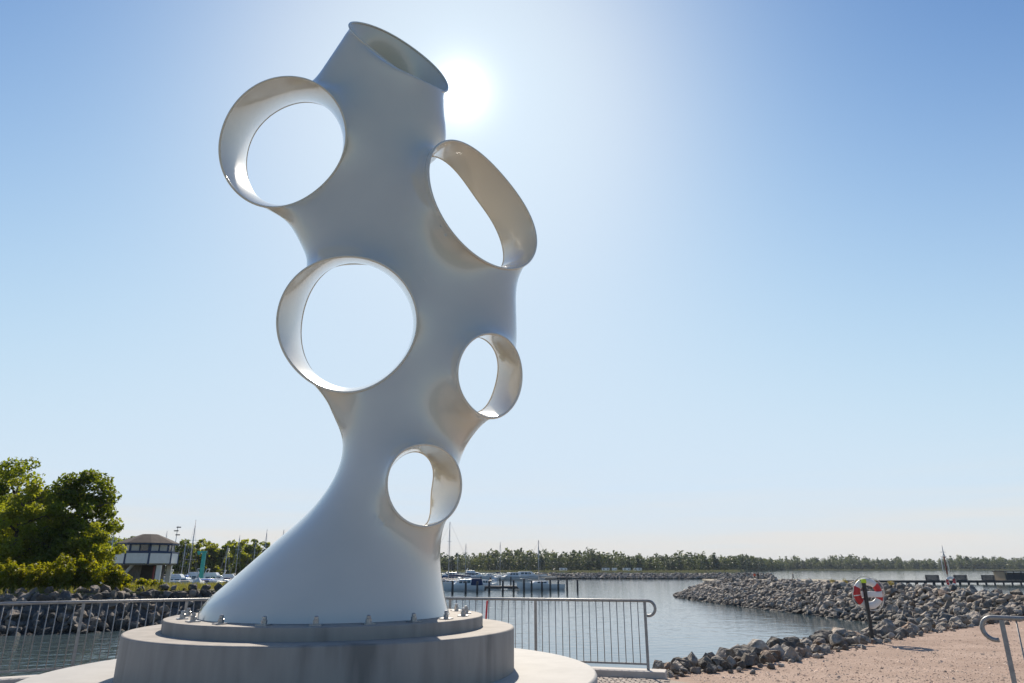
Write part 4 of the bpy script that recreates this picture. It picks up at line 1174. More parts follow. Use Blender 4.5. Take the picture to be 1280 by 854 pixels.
# ------------------------------------------------------------------ lifebuoy on its post
YL = 17.7
pb, pt = at(1090, 797, YL), at(1079.5, 727.5, YL)
zb = -0.05
post = empty('lifebuoy_post', (pt[0], YL, zb), 0, 'black post with lime reflector standing among the gravel edge boulders', 'post')
m = MB(); m.box((0, 0, (pt[2] - zb) / 2), (0.07, 0.07, pt[2] - zb)); m.build('pole', M['paint_black'], post, bevel=0.006)
m = MB(); m.box((0, 0, pt[2] - zb + 0.02), (0.095, 0.095, 0.09)); m.build('reflector_cap', M['hivis'], post, bevel=0.008)
rc = at(1085.0, 742.0, YL + 0.12)
m = MB(); m.box((rc[0] - pt[0] + 0.07, 0.085, rc[2] - zb - 0.02), (0.50, 0.1, 0.13)); m.build('line_box', M['paint_white'], post, bevel=0.02)
m = MB(); m.box((0, 0.05, rc[2] - zb + 0.30), (0.06, 0.12, 0.05)); m.build('bracket', M['paint_black'], post)
def make_lifebuoy(loc, Rm, rt, label, group):
    root = empty('lifebuoy', loc, 0, label, 'lifebuoy', group)
    def arc(a0, a1, r_, n, mt, nm, par):
        Vv, Qq = [], []; ns = 14
        for i in range(n + 1):
            a = a0 + (a1 - a0) * i / n
            for k in range(ns):
                b = 2 * math.pi * k / ns; q = Rm + r_ * math.cos(b) * 1.12
                Vv.append((q * math.cos(a), r_ * 0.72 * math.sin(b), q * math.sin(a)))
        for i in range(n):
            for k in range(ns): Qq.append((i * ns + k, i * ns + (k + 1) % ns, (i + 1) * ns + (k + 1) % ns, (i + 1) * ns + k))
        me = mesh_np(nm, Vv, Qq, True); me.materials.append(mt); return link(bpy.data.objects.new(nm, me), par)
    ring = arc(0, 2 * math.pi, rt, 64, M['paint_white'], 'ring', root)
    for a in (rad(8), rad(188)):
        arc(a - rad(38), a - rad(2), rt * 1.02, 14, M['red'], 'red_band', ring); arc(a + rad(2), a + rad(38), rt * 1.02, 14, M['red'], 'red_band', ring)
    rp_ = MB(); pts_ = []
    for k in range(65):
        a = 2 * math.pi * k / 64; bul = abs(math.sin(2 * a + 0.5)); q = Rm + rt * (1.1 + 0.75 * bul)
        pts_.append((q * math.cos(a), -0.02, q * math.sin(a)))
    rp_.tube(pts_, 0.011, 6, cap=False); rp_.build('grab_line', M['rope'], root)
    return root
make_lifebuoy((rc[0], YL + 0.12, rc[2]), 0.275, 0.075, 'red and white lifebuoy hanging from the black post beside the gravel', 'lifebuoys by the water')
# coil of line over the top of the ring
# beacon mast on the breakwater with a second lifebuoy
YM = 58.0
tx, cx_, cz, w = bw(YM); bm_ = at(1188, 738, YM)
zb2 = -0.55
mast = empty('beacon_mast', (bm_[0], YM, zb2), 0, 'slender beacon mast with side stays standing behind the breakwater', 'mast')
zt = at(1178.5, 681, YM)[2] - zb2; z1_ = at(1180, 694, YM)[2] - zb2; z0_ = at(1186, 722, YM)[2] - zb2
m = MB(); m.tube([(0, 0, 0), (0, 0, z1_ + 0.1), (0, 0, zt)], [0.045, 0.04, 0.018], 8); m.build('pole', M['alu'], mast)
for sx, mt in ((-0.30, M['paint_white']), (0.22, M['paint_white'])):
    m = MB(); m.tube([(sx * 0.25, 0, z0_ - 0.2), (sx, 0, z0_ + 0.6), (sx * 0.85, 0, z1_ - 0.35), (sx * 0.15, 0, z1_ + 0.1)], 0.028, 6); m.build('stay', mt, mast)
m = MB(); m.tube([(0, 0, z0_ + 0.25), (0, 0, z1_ - 0.1)], 0.055, 10); m.build('lamp_column', mat('rust_red', (0.22, 0.07, 0.05), 0.7), mast)
for k in range(5):
    m = MB(); z_ = z0_ + 0.55 + k * 0.35; m.box((-0.03, 0, z_), (0.5, 0.03, 0.03)); m.build('rung', M['alu'], mast)
# sandy knoll that carries the mast behind the crest
kn = MB(); kn.lathe((bm_[0], YM, ZW - 0.3), [(3.2, 0), (2.4, 0.7), (1.2, 1.15), (0.4, 1.3)], 20); tag(kn.build('mast_footing', M['rock']), kind='structure')
lr = at(1187, 727, YM)
make_lifebuoy((lr[0], YM - 0.16, lr[2]), 0.29, 0.085, 'small red and white lifebuoy hanging on the beacon mast', 'lifebuoys by the water')

# ------------------------------------------------------------------ jetty on the right
YJ = 147.0
zd = at(1200, 725.5, YJ)[2]
xa, xb = at(1058, 725, YJ)[0], at(1330, 726, YJ)[0]
jet = empty('jetty', (xa, YJ, ZW), label='dark timber jetty on short piles crossing the water behind the breakwater', cat='jetty')
Lj = xb - xa
nd = 60
for i in range(nd):                                       # deck boards, lying across the jetty
    m = MB(); m.box(((i + 0.5) * Lj / nd, 0, zd - ZW - 0.04), (Lj / nd - 0.02, 3.0, 0.08)); m.build('deck_board', M['timber_dark'], jet)
for sy in (-1.3, 1.3):
    m = MB(); m.box((Lj / 2, sy, zd - ZW - 0.26), (Lj, 0.16, 0.36)); m.build('beam', M['timber_dark'], jet)
npil = int(Lj / 1.75)
for i in range(npil):
    for sy in (-1.3, 1.3):
        m = MB(); m.tube([((i + 0.5) * Lj / npil, sy, -0.8), ((i + 0.5) * Lj / npil, sy, zd - ZW - 0.4)], 0.16, 8); m.build('pile', M['timber_dark'], jet)
for i, (a_, b_) in enumerate(((1156.5, 1174), (1192, 1209), (1226.5, 1243.5))):
    x0, x1 = at(a_, 722, YJ)[0], at(b_, 722, YJ)[0]; hgt = at(1200, 718.8, YJ)[2] - zd
    sc = empty('timber_screen', ((x0 + x1) / 2, YJ, zd), 0, ('dark timber wind screen on the jetty, the one farthest from the pavilion', 'dark timber wind screen on the jetty just beside the beacon mast', 'dark timber wind screen on the jetty right next to the pavilion')[i], 'screen', 'timber screens on the jetty')
    nb2 = 6
    for k in range(nb2):
        m = MB(); m.box((0, 0, (k + 0.5) * hgt / nb2), (x1 - x0, 0.08, hgt / nb2 - 0.02), M=Matrix.Rotation(rad(-3), 4, 'X')); m.build('slat', M['timber_dark'], sc)
    for sx in (-0.4, 0.4):
        m = MB(); m.box((sx * (x1 - x0), 0.1, hgt / 2), (0.1, 0.1, hgt)); m.build('upright', M['timber_dark'], sc)
    m = MB(); m.box((0, 0.5, 0.42), (x1 - x0, 0.8, 0.07)); m.build('bench_top', M['timber_dark'], sc)
x0 = at(1249, 720, YJ)[0]; zt = at(1249, 713.5, YJ)[2]
hut = empty('pavilion', (x0, YJ, zd), 0, 'low dark timber pavilion with pale end wall and flat roof on the jetty', 'pavilion')
HW, HD, HH = 10.0, 3.2, zt - zd
m = MB(); m.box((HW / 2, 0, HH - 0.08), (HW + 0.3, HD + 0.3, 0.16)); m.build('roof', M['timber_dark'], hut)
for k in range(5):
    m = MB(); m.box((HW / 2, -HD / 2, 0.06 + (k + 0.5) * (HH - 0.75) / 5), (HW - 0.6, 0.08, (HH - 0.75) / 5 - 0.02)); m.build('wall_board', M['timber_dark'], hut)
m = MB(); m.box((HW / 2, HD / 2, HH * 0.42), (HW - 0.4, 0.08, HH * 0.8)); m.build('back_wall', M['timber_grey'], hut)
m = MB(); m.box((0.1, 0.0, (HH - 0.16) / 2), (0.2, HD, HH - 0.17)); m.build('end_wall', M['timber'], hut)
for k in range(7):
    m = MB(); m.box((0.5 + k * 1.5, -HD / 2 + 0.05, HH / 2 - 0.05), (0.14, 0.14, HH - 0.12)); m.build('post', M['timber'] if k == 0 else M['timber_dark'], hut)
m = MB(); m.box((HW / 2, -HD / 2 + 0.1, HH - 0.36), (HW - 0.5, 0.05, 0.16)); m.build('clerestory', M['curtain_glass'], hut)

# ------------------------------------------------------------------ people on the beach
def make_person(px, Y, top, bottom, shirt, label, pose, facing=0.0):
    g_ = at(px, 722, Y); H = 1.72
    root = empty('person', (g_[0], Y, ZW + 0.35), facing, label, 'person', 'people on the beach beyond the breakwater')
    J = {'pel': (0, 0, .92), 'bel': (0, -.01, 1.06), 'che': (0, 0, 1.28), 'nek': (0, 0, 1.45), 'hd': (0, .02, 1.56), 'top': (0, .02, 1.70)}
    sw = pose
    for s, k in ((-1, 'l'), (1, 'r')):
        J['hip' + k] = (.09 * s, 0, .90); J['kn' + k] = (.10 * s, .16 * sw * s, .50); J['an' + k] = (.10 * s, .20 * sw * s - .06 * abs(sw), .09); J['to' + k] = (.11 * s, .20 * sw * s + .12, .04)
        J['sh' + k] = (.18 * s, 0, 1.38); J['el' + k] = (.24 * s, -.10 * sw * s, 1.12); J['ha' + k] = (.24 * s, -.12 * sw * s + .12, .90)
    E = [('pel', 'bel'), ('bel', 'che'), ('che', 'nek'), ('nek', 'hd'), ('hd', 'top')]
    for k in 'lr': E += [('pel', 'hip' + k), ('hip' + k, 'kn' + k), ('kn' + k, 'an' + k), ('an' + k, 'to' + k), ('che', 'sh' + k), ('sh' + k, 'el' + k), ('el' + k, 'ha' + k)]
    Rr = dict(pel=.15, bel=.14, che=.16, nek=.06, hd=.10, top=.085); 
    for k in 'lr': Rr.update({'hip' + k: .10, 'kn' + k: .065, 'an' + k: .045, 'to' + k: .04, 'sh' + k: .07, 'el' + k: .045, 'ha' + k: .04})
    nm = list(J); me = bpy.data.meshes.new('body'); me.from_pydata([J[q] for q in nm], [(nm.index(a), nm.index(b)) for a, b in E], [])
    o = link(bpy.data.objects.new('body', me), root)
    sk = o.modifiers.new('skin', 'SKIN')
    for i, q in enumerate(nm): me.skin_vertices[0].data[i].radius = (Rr[q], Rr[q] * (0.8 if q in ('bel', 'che', 'pel') else 1)); me.skin_vertices[0].data[i].use_root = (q == 'pel')
    sb = o.modifiers.new('sub', 'SUBSURF'); sb.levels = 1; sb.render_levels = 1
    sk.use_smooth_shade = True
    dg = bpy.context.evaluated_depsgraph_get(); me2 = bpy.data.meshes.new_from_object(o.evaluated_get(dg)); o.modifiers.clear(); o.data = me2
    me2.materials.clear()
    for mm in (M['skin'], shirt, M['cloth_black'], M['bark']): me2.materials.append(mm)
    for p_ in me2.polygons:
        c = p_.center; zc = c.z
        p_.material_index = 3 if (zc > 1.62 or (zc > 1.5 and c.y < -0.02)) else 0 if zc > 1.46 or (abs(c.x) > .19 and zc < 1.0 and zc > .8) else 1 if zc > .93 else 2 if zc > .09 else 2
    return root
make_person(943.5, 170, 0, 0, M['cloth_orange'], 'person in an orange top standing on the beach beyond the breakwater', 0.3, 2.8)
make_person(947.8, 171, 0, 0, M['cloth_black'], 'person in black standing close beside the one in orange', 0.2, 3.3)
make_person(991.5, 165, 0, 0, M['cloth_navy'], 'person in dark clothes walking alone on the beach', 0.9, 1.5)

# ------------------------------------------------------------------ boats
def hull_mesh(L, B, Hf, transom=0.75, flare=0.25):
    st = 13; Vv = []
    for i in range(st):
        s = i / (st - 1)                                   # 0 stern .. 1 bow
        x = (s - 0.5) * L
        b = 0.5 * B * (transom + (1 - transom) * math.sin(min(1, s / 0.45) * math.pi / 2)) if s < 0.45 else 0.5 * B * max(0.015, math.cos((s - 0.45) / 0.55 * math.pi / 2) ** 0.8)
        sh = Hf * (0.82 + 0.38 * s * s)
        bx = x + (0.06 * L * s * s)
        for (k, z) in ((1.0, sh), (1 - flare * 0.35, sh * 0.45), (1 - flare, 0.0), (0.35 * (1 - s * 0.6), -0.28), (0.0, -0.38)):
            Vv.append((bx if z > 0 else x * (0.97 if s > 0.5 else 1), b * k, z))
    n_ = 5; V2 = Vv + [(x, -y, z) for (x, y, z) in Vv]; off_ = len(Vv); Q_ = []
    for i in range(st - 1):
        for k in range(n_ - 1):
            a, b, c, d = i * n_ + k, i * n_ + k + 1, (i + 1) * n_ + k + 1, (i + 1) * n_ + k
            Q_.append((a, b, c, d)); Q_.append((off_ + d, off_ + c, off_ + b, off_ + a))
    deck = []
    for i in range(st - 1): deck.append((i * n_, (i + 1) * n_, off_ + (i + 1) * n_, off_ + i * n_))
    tr = [tuple(range(n_)) + tuple(off_ + k for k in reversed(range(n_)))]
    return V2, Q_ + tr, deck, st, n_, off_
def build_hull(root, L, B, Hf, m, stripe=None, transom=0.75):
    V2, sides, deck, st, n_, off_ = hull_mesh(L, B, Hf, transom)
    o = MB().add(V2, sides, True).build('hull', m, root)
    MB().add([(x * 0.985, y * 0.96, z - 0.04) for (x, y, z) in V2], deck).build('deck', M['paint_white'], root)
    if stripe is not None:
        for sg in (0, off_):
            P = [Vector(V2[sg + i * n_]) * 0.55 + Vector(V2[sg + i * n_ + 1]) * 0.45 for i in range(st)]
            q = MB(); q.tube([(p.x, p.y * 1.01, p.z) for p in P], 0.045, 4); q.build('stripe', stripe, o)
    return o
def cabin_shape(x0, x1, w, z0, h, rake0=0.15, rake1=0.45, tap=0.82):
    q = MB()
    V_ = [(x0, -w / 2, z0), (x1, -w / 2, z0), (x1, w / 2, z0), (x0, w / 2, z0),
          (x0 + rake0 * h, -w / 2 * tap, z0 + h), (x1 - rake1 * h, -w / 2 * tap, z0 + h), (x1 - rake1 * h, w / 2 * tap, z0 + h), (x0 + rake0 * h, w / 2 * tap, z0 + h)]
    return q.add(V_, [(3, 2, 1, 0), (4, 5, 6, 7), (0, 1, 5, 4), (1, 2, 6, 5), (2, 3, 7, 6), (3, 0, 4, 7)])
def windows(parent, x0, x1, w, z0, h, n, tap=0.82, a=0.35, b=0.8):
    for s in (-1, 1):
        for k in range(n):
            xa_ = x0 + (x1 - x0) * (k + 0.1) / n; xb_ = x0 + (x1 - x0) * (k + 0.9) / n
            y0_, y1_ = w / 2 * (1 - (1 - tap) * a) + 0.012, w / 2 * (1 - (1 - tap) * b) + 0.012
            q = MB(); q.add([(xa_, s * y0_, z0 + h * a), (xb_, s * y0_, z0 + h * a), (xb_, s * y1_, z0 + h * b), (xa_, s * y1_, z0 + h * b)], [(0, 1, 2, 3)])
            o = q.build('window', M['glass'], parent); o.modifiers.new('thick', 'SOLIDIFY').thickness = 0.02
def sailboat(x, y, L, rz, ztop, label, group, hm='hull', cover='canvas_blue', stripe=None, tent=False):
    root = empty('sailboat', (x, y, ZW), rz, label, 'sailboat', group)
    B = L * 0.31; Hf = 0.62 + L * 0.045; mx_ = L * 0.06
    build_hull(root, L, B, Hf, M[hm], M[stripe] if stripe else None, 0.62)
    c = cabin_shape(-L * 0.12, L * 0.26, B * 0.58, Hf * 0.86, 0.42, 0.1, 1.1).build('cabin', M['paint_white'], root, bevel=0.04)
    windows(c, -L * 0.08, L * 0.14, B * 0.58, Hf * 0.86, 0.42, 3)
    zt_ = ztop - ZW
    mm = MB(); mm.tube([(mx_, 0, Hf * 0.8), (mx_, 0, zt_ * 0.6), (mx_, 0, zt_)], [0.075, 0.07, 0.045], 8); mo = mm.build('mast', M['alu'], root)
    for k in (0.42, 0.70):
        q = MB(); q.box((mx_, 0, zt_ * k), (0.05, L * 0.17, 0.04)); q.build('spreader', M['alu'], mo)
    q = MB(); q.tube([(mx_, 0, Hf + 0.75), (-L * 0.36, 0, Hf + 0.7)], 0.05, 6); q.build('boom', M['alu'], root)
    q = MB(); q.tube([(mx_ - 0.1, 0, Hf + 0.9), (-L * 0.1, 0, Hf + 0.92), (-L * 0.35, 0, Hf + 0.84)], [0.13, 0.16, 0.09], 8); q.build('sail_cover', M[cover], root)
    st_ = [((L * 0.53, 0, Hf * 1.2), (mx_ + 0.02, 0, zt_ * 0.97)), ((-L * 0.48, 0, Hf * 0.82), (mx_ - 0.02, 0, zt_ * 0.99)), ((mx_, B * 0.44, Hf * 0.9), (mx_, 0.03, zt_ * 0.93)), ((mx_, -B * 0.44, Hf * 0.9), (mx_, -0.03, zt_ * 0.93))]
    for a, b in st_:
        q = MB(); q.tube([a, b], 0.012, 4); q.build('stay', M['alu'], root)
    for s in (-1, 1):
        q = MB(); q.tube([(-L * 0.47, s * B * 0.30, Hf * 0.8), (-L * 0.46, s * B * 0.30, Hf * 0.82 + 0.55), (-L * 0.2, s * B * 0.46, Hf * 0.9 + 0.5), (L * 0.2, s * B * 0.44, Hf + 0.5), (L * 0.46, s * 0.15, Hf * 1.15 + 0.5), (L * 0.5, 0, Hf * 1.2 + 0.5)], 0.014, 4); q.build('guard_rail', M['alu'], root)
    if tent:
        cabin_shape(-L * 0.42, -L * 0.08, B * 0.72, Hf * 0.85, 1.05, 0.25, 0.6, 0.7).build('sprayhood', M['canvas_blue'], root, bevel=0.12)
    return root
def motorboat(x, y, L, rz, label, group, hm='hull', fly=True, canvas=None, stripe=None):
    root = empty('motorboat', (x, y, ZW), rz, label, 'motorboat', group)
    B = L * 0.33; Hf = 0.55 + L * 0.06
    build_hull(root, L, B, Hf, M[hm], M[stripe] if stripe else None, 0.9)
    h1 = 0.42 + L * 0.065
    c = cabin_shape(-L * 0.22, L * 0.26, B * 0.74, Hf * 0.86, h1, 0.05, 1.3).build('cabin', M['hull'], root, bevel=0.06)
    windows(c, -L * 0.17, L * 0.12, B * 0.74, Hf * 0.86, h1, 3)
    q = MB(); za_, zb_ = Hf * 0.86 + h1 * 0.4, Hf * 0.86 + h1 * 0.82
    xa_, xb_ = L * 0.26 - 1.3 * h1 * 0.4 + 0.02, L * 0.26 - 1.3 * h1 * 0.82 + 0.02
    q.add([(xa_, -B * 0.3, za_), (xa_, B * 0.3, za_), (xb_, B * 0.28, zb_), (xb_, -B * 0.28, zb_)], [(0, 1, 2, 3)]); q.build('windscreen', M['glass'], c).modifiers.new('thick', 'SOLIDIFY').thickness = 0.03
    if fly:
        f = cabin_shape(-L * 0.20, L * 0.04, B * 0.60, Hf * 0.86 + h1, 0.45, 0.0, 0.8).build('flybridge', M['hull'], root, bevel=0.05)
        q = MB(); q.tube([(-L * 0.2, -B * 0.28, Hf * 0.86 + h1), (-L * 0.16, -B * 0.26, Hf * 0.86 + h1 + 1.0), (-L * 0.16, B * 0.26, Hf * 0.86 + h1 + 1.0), (-L * 0.2, B * 0.28, Hf * 0.86 + h1)], 0.05, 6); q.build('radar_arch', M['hull'], root)
    if canvas:
        cabin_shape(-L * 0.47, -L * 0.16, B * 0.80, Hf * 0.83, h1 * 1.15, 0.2, 0.2, 0.8).build('canopy', M[canvas], root, bevel=0.12)
    for s in (-1, 1):
        q = MB(); q.tube([(-L * 0.05, s * B * 0.46, Hf), (0, s * B * 0.46, Hf + 0.4), (L * 0.3, s * B * 0.34, Hf * 1.1 + 0.45), (L * 0.52, 0, Hf * 1.2 + 0.45)], 0.016, 4); q.build('guard_rail', M['alu'], root)
    return root
RG, LG = 'boats moored at the far pontoons', 'boats in the marina behind the tower'
def sail_at(px, py, Y, hull_px, **k):
    t = at(px, py, Y); L = k.pop('L'); rz = k.pop('rz')
    mx_ = L * 0.06
    return sailboat(t[0] - math.cos(rz) * mx_, Y - math.sin(rz) * mx_, L, rz, t[2], **k)
def motor_at(px, Y, L, rz, label, group, **k):
    return motorboat(at(px, 724, Y)[0], Y, L, rz, label, group, **k)
sail_at(673, 675.3, 110, 0, L=7.4, rz=rad(205), label='white sailboat with beige sail cover lying at the end of the timber pontoon', group=RG, cover='canvas_beige')
sail_at(562.5, 652.4, 116, 0, L=9.5, rz=rad(160), label='sailboat with the tallest mast lying close beside the sculpture foot', group=RG)
motor_at(579, 104.5, 6.0, rad(192), 'small white cabin boat with navy canopy at the pontoon', RG, fly=False, canvas='canvas_blue')
sail_at(572.5, 690, 196, 0, L=7.0, rz=rad(100), label='distant sailboat with a short mast next to the tallest mast', group=RG)
sail_at(582.5, 679.5, 165, 0, L=8.0, rz=rad(120), label='sailboat behind the cabin cruiser with mast above the far wood', group=RG)
sail_at(625.3, 677.5, 192, 0, L=9.0, rz=rad(75), label='sailboat moored between the white motor cruisers', group=RG)
motor_at(592, 188, 9.8, rad(10), 'white flybridge motor cruiser behind the small cabin boat', RG, stripe='hull_blue')
motor_at(640, 196, 8.8, rad(205), 'white motor cruiser moored just beside the sailboat between cruisers', RG, fly=False, stripe='hull_blue')
motor_at(658, 204, 10.5, rad(8), 'long white motor cruiser nearest the far low breakwater', RG, fly=False, stripe='hull_blue')
motor_at(563, 200, 9.0, rad(175), 'dark blue hulled motorboat partly hidden by the sculpture foot', RG, hm='hull_blue', fly=False)
motor_at(613, 204, 5.5, rad(20), 'little open motorboat between two larger cruisers', RG, fly=False, stripe='hull_blue')
motor_at(607, 113, 4.2, rad(30), 'little motorboat tied to the middle of the timber pontoon', RG, fly=False)
# timber pontoon and piles
Yp = 111.5; xa_, xb_ = at(548, 734, Yp)[0], at(686, 734, Yp)[0]
pon = empty('pontoon', ((xa_ + xb_) / 2, Yp, ZW), 0, 'dark timber pontoon with the white sailboat at its end', 'pontoon')
npl = 40
for k in range(npl):
    q = MB(); q.box(((k + 0.5) * (xb_ - xa_) / npl - (xb_ - xa_) / 2, 0, 0.48), ((xb_ - xa_) / npl - 0.03, 2.2, 0.06)); q.build('deck_board', M['timber_grey'], pon)
for s in (-1.05, 1.05):
    q = MB(); q.box((0, s, 0.30), (xb_ - xa_, 0.12, 0.30)); q.build('side_beam', M['timber_dark'], pon)
for k in range(5):
    q = MB(); q.box(((k - 2) * (xb_ - xa_) / 5.2, 0, 0.05), (2.2, 1.9, 0.5)); q.build('float', M['paint_white'], pon, bevel=0.05)
Yq = 206; xa_, xb_ = at(560, 722, Yq)[0], at(716, 722, Yq)[0]
pon2 = empty('pontoon', ((xa_ + xb_) / 2, Yq + 3, ZW), 0, 'far grey pontoon behind the motor cruisers', 'pontoon')
q = MB(); q.box((0, 0, 0.5), (xb_ - xa_, 2.2, 0.16)); q.build('deck', M['timber_grey'], pon2)
for s in (-1.0, 1.0):
    q = MB(); q.box((0, s, 0.3), (xb_ - xa_, 0.14, 0.3)); q.build('side_beam', M['timber_dark'], pon2)
for k in range(9):
    q = MB(); q.box(((k - 4) * (xb_ - xa_) / 9.2, 0, 0.08), (3, 1.8, 0.5)); q.build('float', M['timber_dark'], pon2)
pm = MB(); pm.tube([(0, 0, -1.0), (0, 0, 1.2), (0.01, 0, 2.0)], [0.15, 0.14, 0.13], 10); pm.lathe((0.01, 0, 2.0), [(0.15, 0), (0.15, 0.06), (0.06, 0.10)], 10); pme = pm.mesh('mooring_pile'); pme.materials.append(M['timber_dark'])
def pile(px, yt, yb_, label, group):
    q = gp(px, yb_, ZW); o = link(bpy.data.objects.new('mooring_pile', pme)); o.location = (q[0], q[1], ZW)
    o.scale = (1, 1, max(0.4, (at(px, yt, q[1])[2] - ZW) / 2.06)); o.rotation_euler = (0, 0, px)
    tag(o, label, 'pile', group)
for px, yt, yb_ in ((565.5, 727, 743), (582, 727, 742.5), (596.5, 727, 742), (611.5, 727, 741.5), (628.5, 726, 741), (642, 725.5, 740.5), (655, 724, 740), (664.5, 726, 739.5), (677.5, 727, 739.5), (688, 725, 739)):
    pile(px, yt, yb_, 'dark mooring pile standing in the water along the timber pontoon', 'mooring piles along the timber pontoon')
for px, yt, yb_ in ((698, 725, 738.5), (709, 724, 738.5), (722, 725, 738)):
    pile(px, yt, yb_, 'lone mooring pile in open water beyond the white sailboat', 'lone mooring piles in open water')
for px, yt, yb_ in ((569, 722, 733), (577.5, 722, 732), (601, 721, 731), (613, 722, 731.5), (625, 722, 731.5), (638.5, 721, 731)):
    pile(px, yt, yb_, 'thin mooring pile between the motor cruisers and the timber pontoon', 'mooring piles between cruisers and pontoon')
# left marina, behind the bank
for px, py, Y, L, rz, lb, kw in (
        (145.5, 651, 105, 9.0, 70, 'sailboat whose leaning-looking mast rises above the shrubs left of the tower', {}),
        (245, 650, 112, 9.5, 110, 'sailboat with the tall mast rising beside the harbour tower', dict(cover='canvas_bright')),
        (233, 674, 128, 8.0, 60, 'sailboat with a medium mast directly behind the tall mast', {}),
        (285, 682, 118, 7.5, 130, 'sailboat with a short mast in front of the dark marina trees', dict(stripe='hull_blue')),
        (300, 669, 150, 8.0, 95, 'sailboat with a brown wooden mast among the marina trees', dict(cover='canvas_beige')),
        (320, 675, 150, 8.0, 80, 'sailboat with a thin mast near the flared foot of the sculpture', {}),
        (334, 662, 142, 9.0, 100, 'sailboat with a thick furled mast near the flared foot of the sculpture', {}),
        (355, 662, 146, 9.0, 75, 'sailboat of which the sculpture foot hides all but the masthead', {}),
        (209, 664, 160, 9.0, 90, 'sailboat whose masthead shows just above the tower roof', {})):
    sail_at(px, py, Y, 0, L=L, rz=rad(rz), label=lb, group=LG, **kw)
for px, Y, L, rz, lb, kw in (
        (226, 100, 8.5, 8, 'white motor cruiser with long pale canopy beside the tower column', dict(canvas='canvas_beige')),
        (243, 96, 5.5, 160, 'small boat under a bright blue tarpaulin behind the grass', dict(fly=False, canvas='canvas_bright', hm='hull_blue')),
        (258, 104, 7.0, 20, 'white motorboat with sunlit windscreen below the teal hoist', dict(fly=False)),
        (273, 108, 6.5, 170, 'small white motorboat with navy canopy below the marina masts', dict(fly=False, canvas='canvas_blue')),
        (291, 112, 7.5, 15, 'white motorboat close to the flared foot of the sculpture', dict(stripe='hull_blue')),
        (219, 90, 6.5, 12, 'white cabin boat close behind the tower column', dict(fly=False)),
        (236, 93, 6.0, 165, 'open white boat with navy canopy between tower and blue tarpaulin', dict(fly=False, canvas='canvas_blue')),
        (250, 91, 5.8, 20, 'white boat with beige canopy below the teal hoist', dict(fly=False, canvas='canvas_beige')),
        (264, 95, 6.2, 170, 'blue hulled boat with white cabin in the marina', dict(fly=False, hm='hull_blue')),
        (279, 97, 6.5, 10, 'white boat with bright blue canopy in the marina', dict(fly=False, canvas='canvas_bright')),
        (270, 122, 9.0, 5, 'large white flybridge cruiser lying behind the small boats', dict(stripe='hull_blue')),
        (238, 126, 9.5, 175, 'large white cruiser with grey canopy behind the tall mast', dict(canvas='canvas_beige')),
        (214, 112, 7.0, 175, 'white motorboat half hidden by the tower column', dict(fly=False))):
    motor_at(px, Y, L, rad(rz), lb, LG, **kw)
# white pointed boat cover on the grass
Yt = 57; t0 = at(248, 722, Yt)
cv = MB(); cv.add([(-0.6, -0.5, 0), (0.5, -0.5, 0), (0.5, 0.5, 0), (-0.6, 0.5, 0), (-0.1, 0, 0.52), (0.05, 0, 0.62)], [(0, 1, 5, 4), (1, 2, 5), (2, 3, 4, 5), (3, 0, 4), (3, 2, 1, 0)])
o = cv.build('boat_cover', M['paint_white'], bevel=0.03); o.location = (t0[0], Yt, G0)
tag(o, 'white pointed tarpaulin over a dinghy on the grass near the marina', 'boat cover')
# teal boat hoist
Yh = 118; hb, ht = at(252, 714, Yh), at(255.5, 691, Yh)
hz = ht[2] - (ZW + 0.4)
qd = sheet('marina_quay', [(ht[0] - 4, Yh - 3), (ht[0] + 4, Yh - 3), (ht[0] + 4, Yh + 4), (ht[0] - 4, Yh + 4)], ZW + 0.4, M['concrete'], down=ZW - 0.5)
ho = empty('boat_hoist', (ht[0], Yh, ZW + 0.4), 0, 'teal painted boat hoist with short top arm beside the marina', 'hoist')
q = MB(); q.box((0, 0, hz / 2), (0.62, 0.5, hz), taper=0.85); q.build('column', M['teal'], ho, bevel=0.03)
q = MB(); q.box((-0.35, 0, hz + 0.1), (1.5, 0.45, 0.32)); q.build('arm', M['teal'], ho, bevel=0.03)
q = MB(); q.box((-0.85, 0, hz - 0.15), (0.3, 0.3, 0.35)); q.build('trolley', M['teal'], ho)
q = MB(); q.tube([(-0.85, 0, hz - 0.3), (-0.85, 0, hz - 1.2)], 0.03, 6); q.build('hook_cable', M['paint_black'], ho)

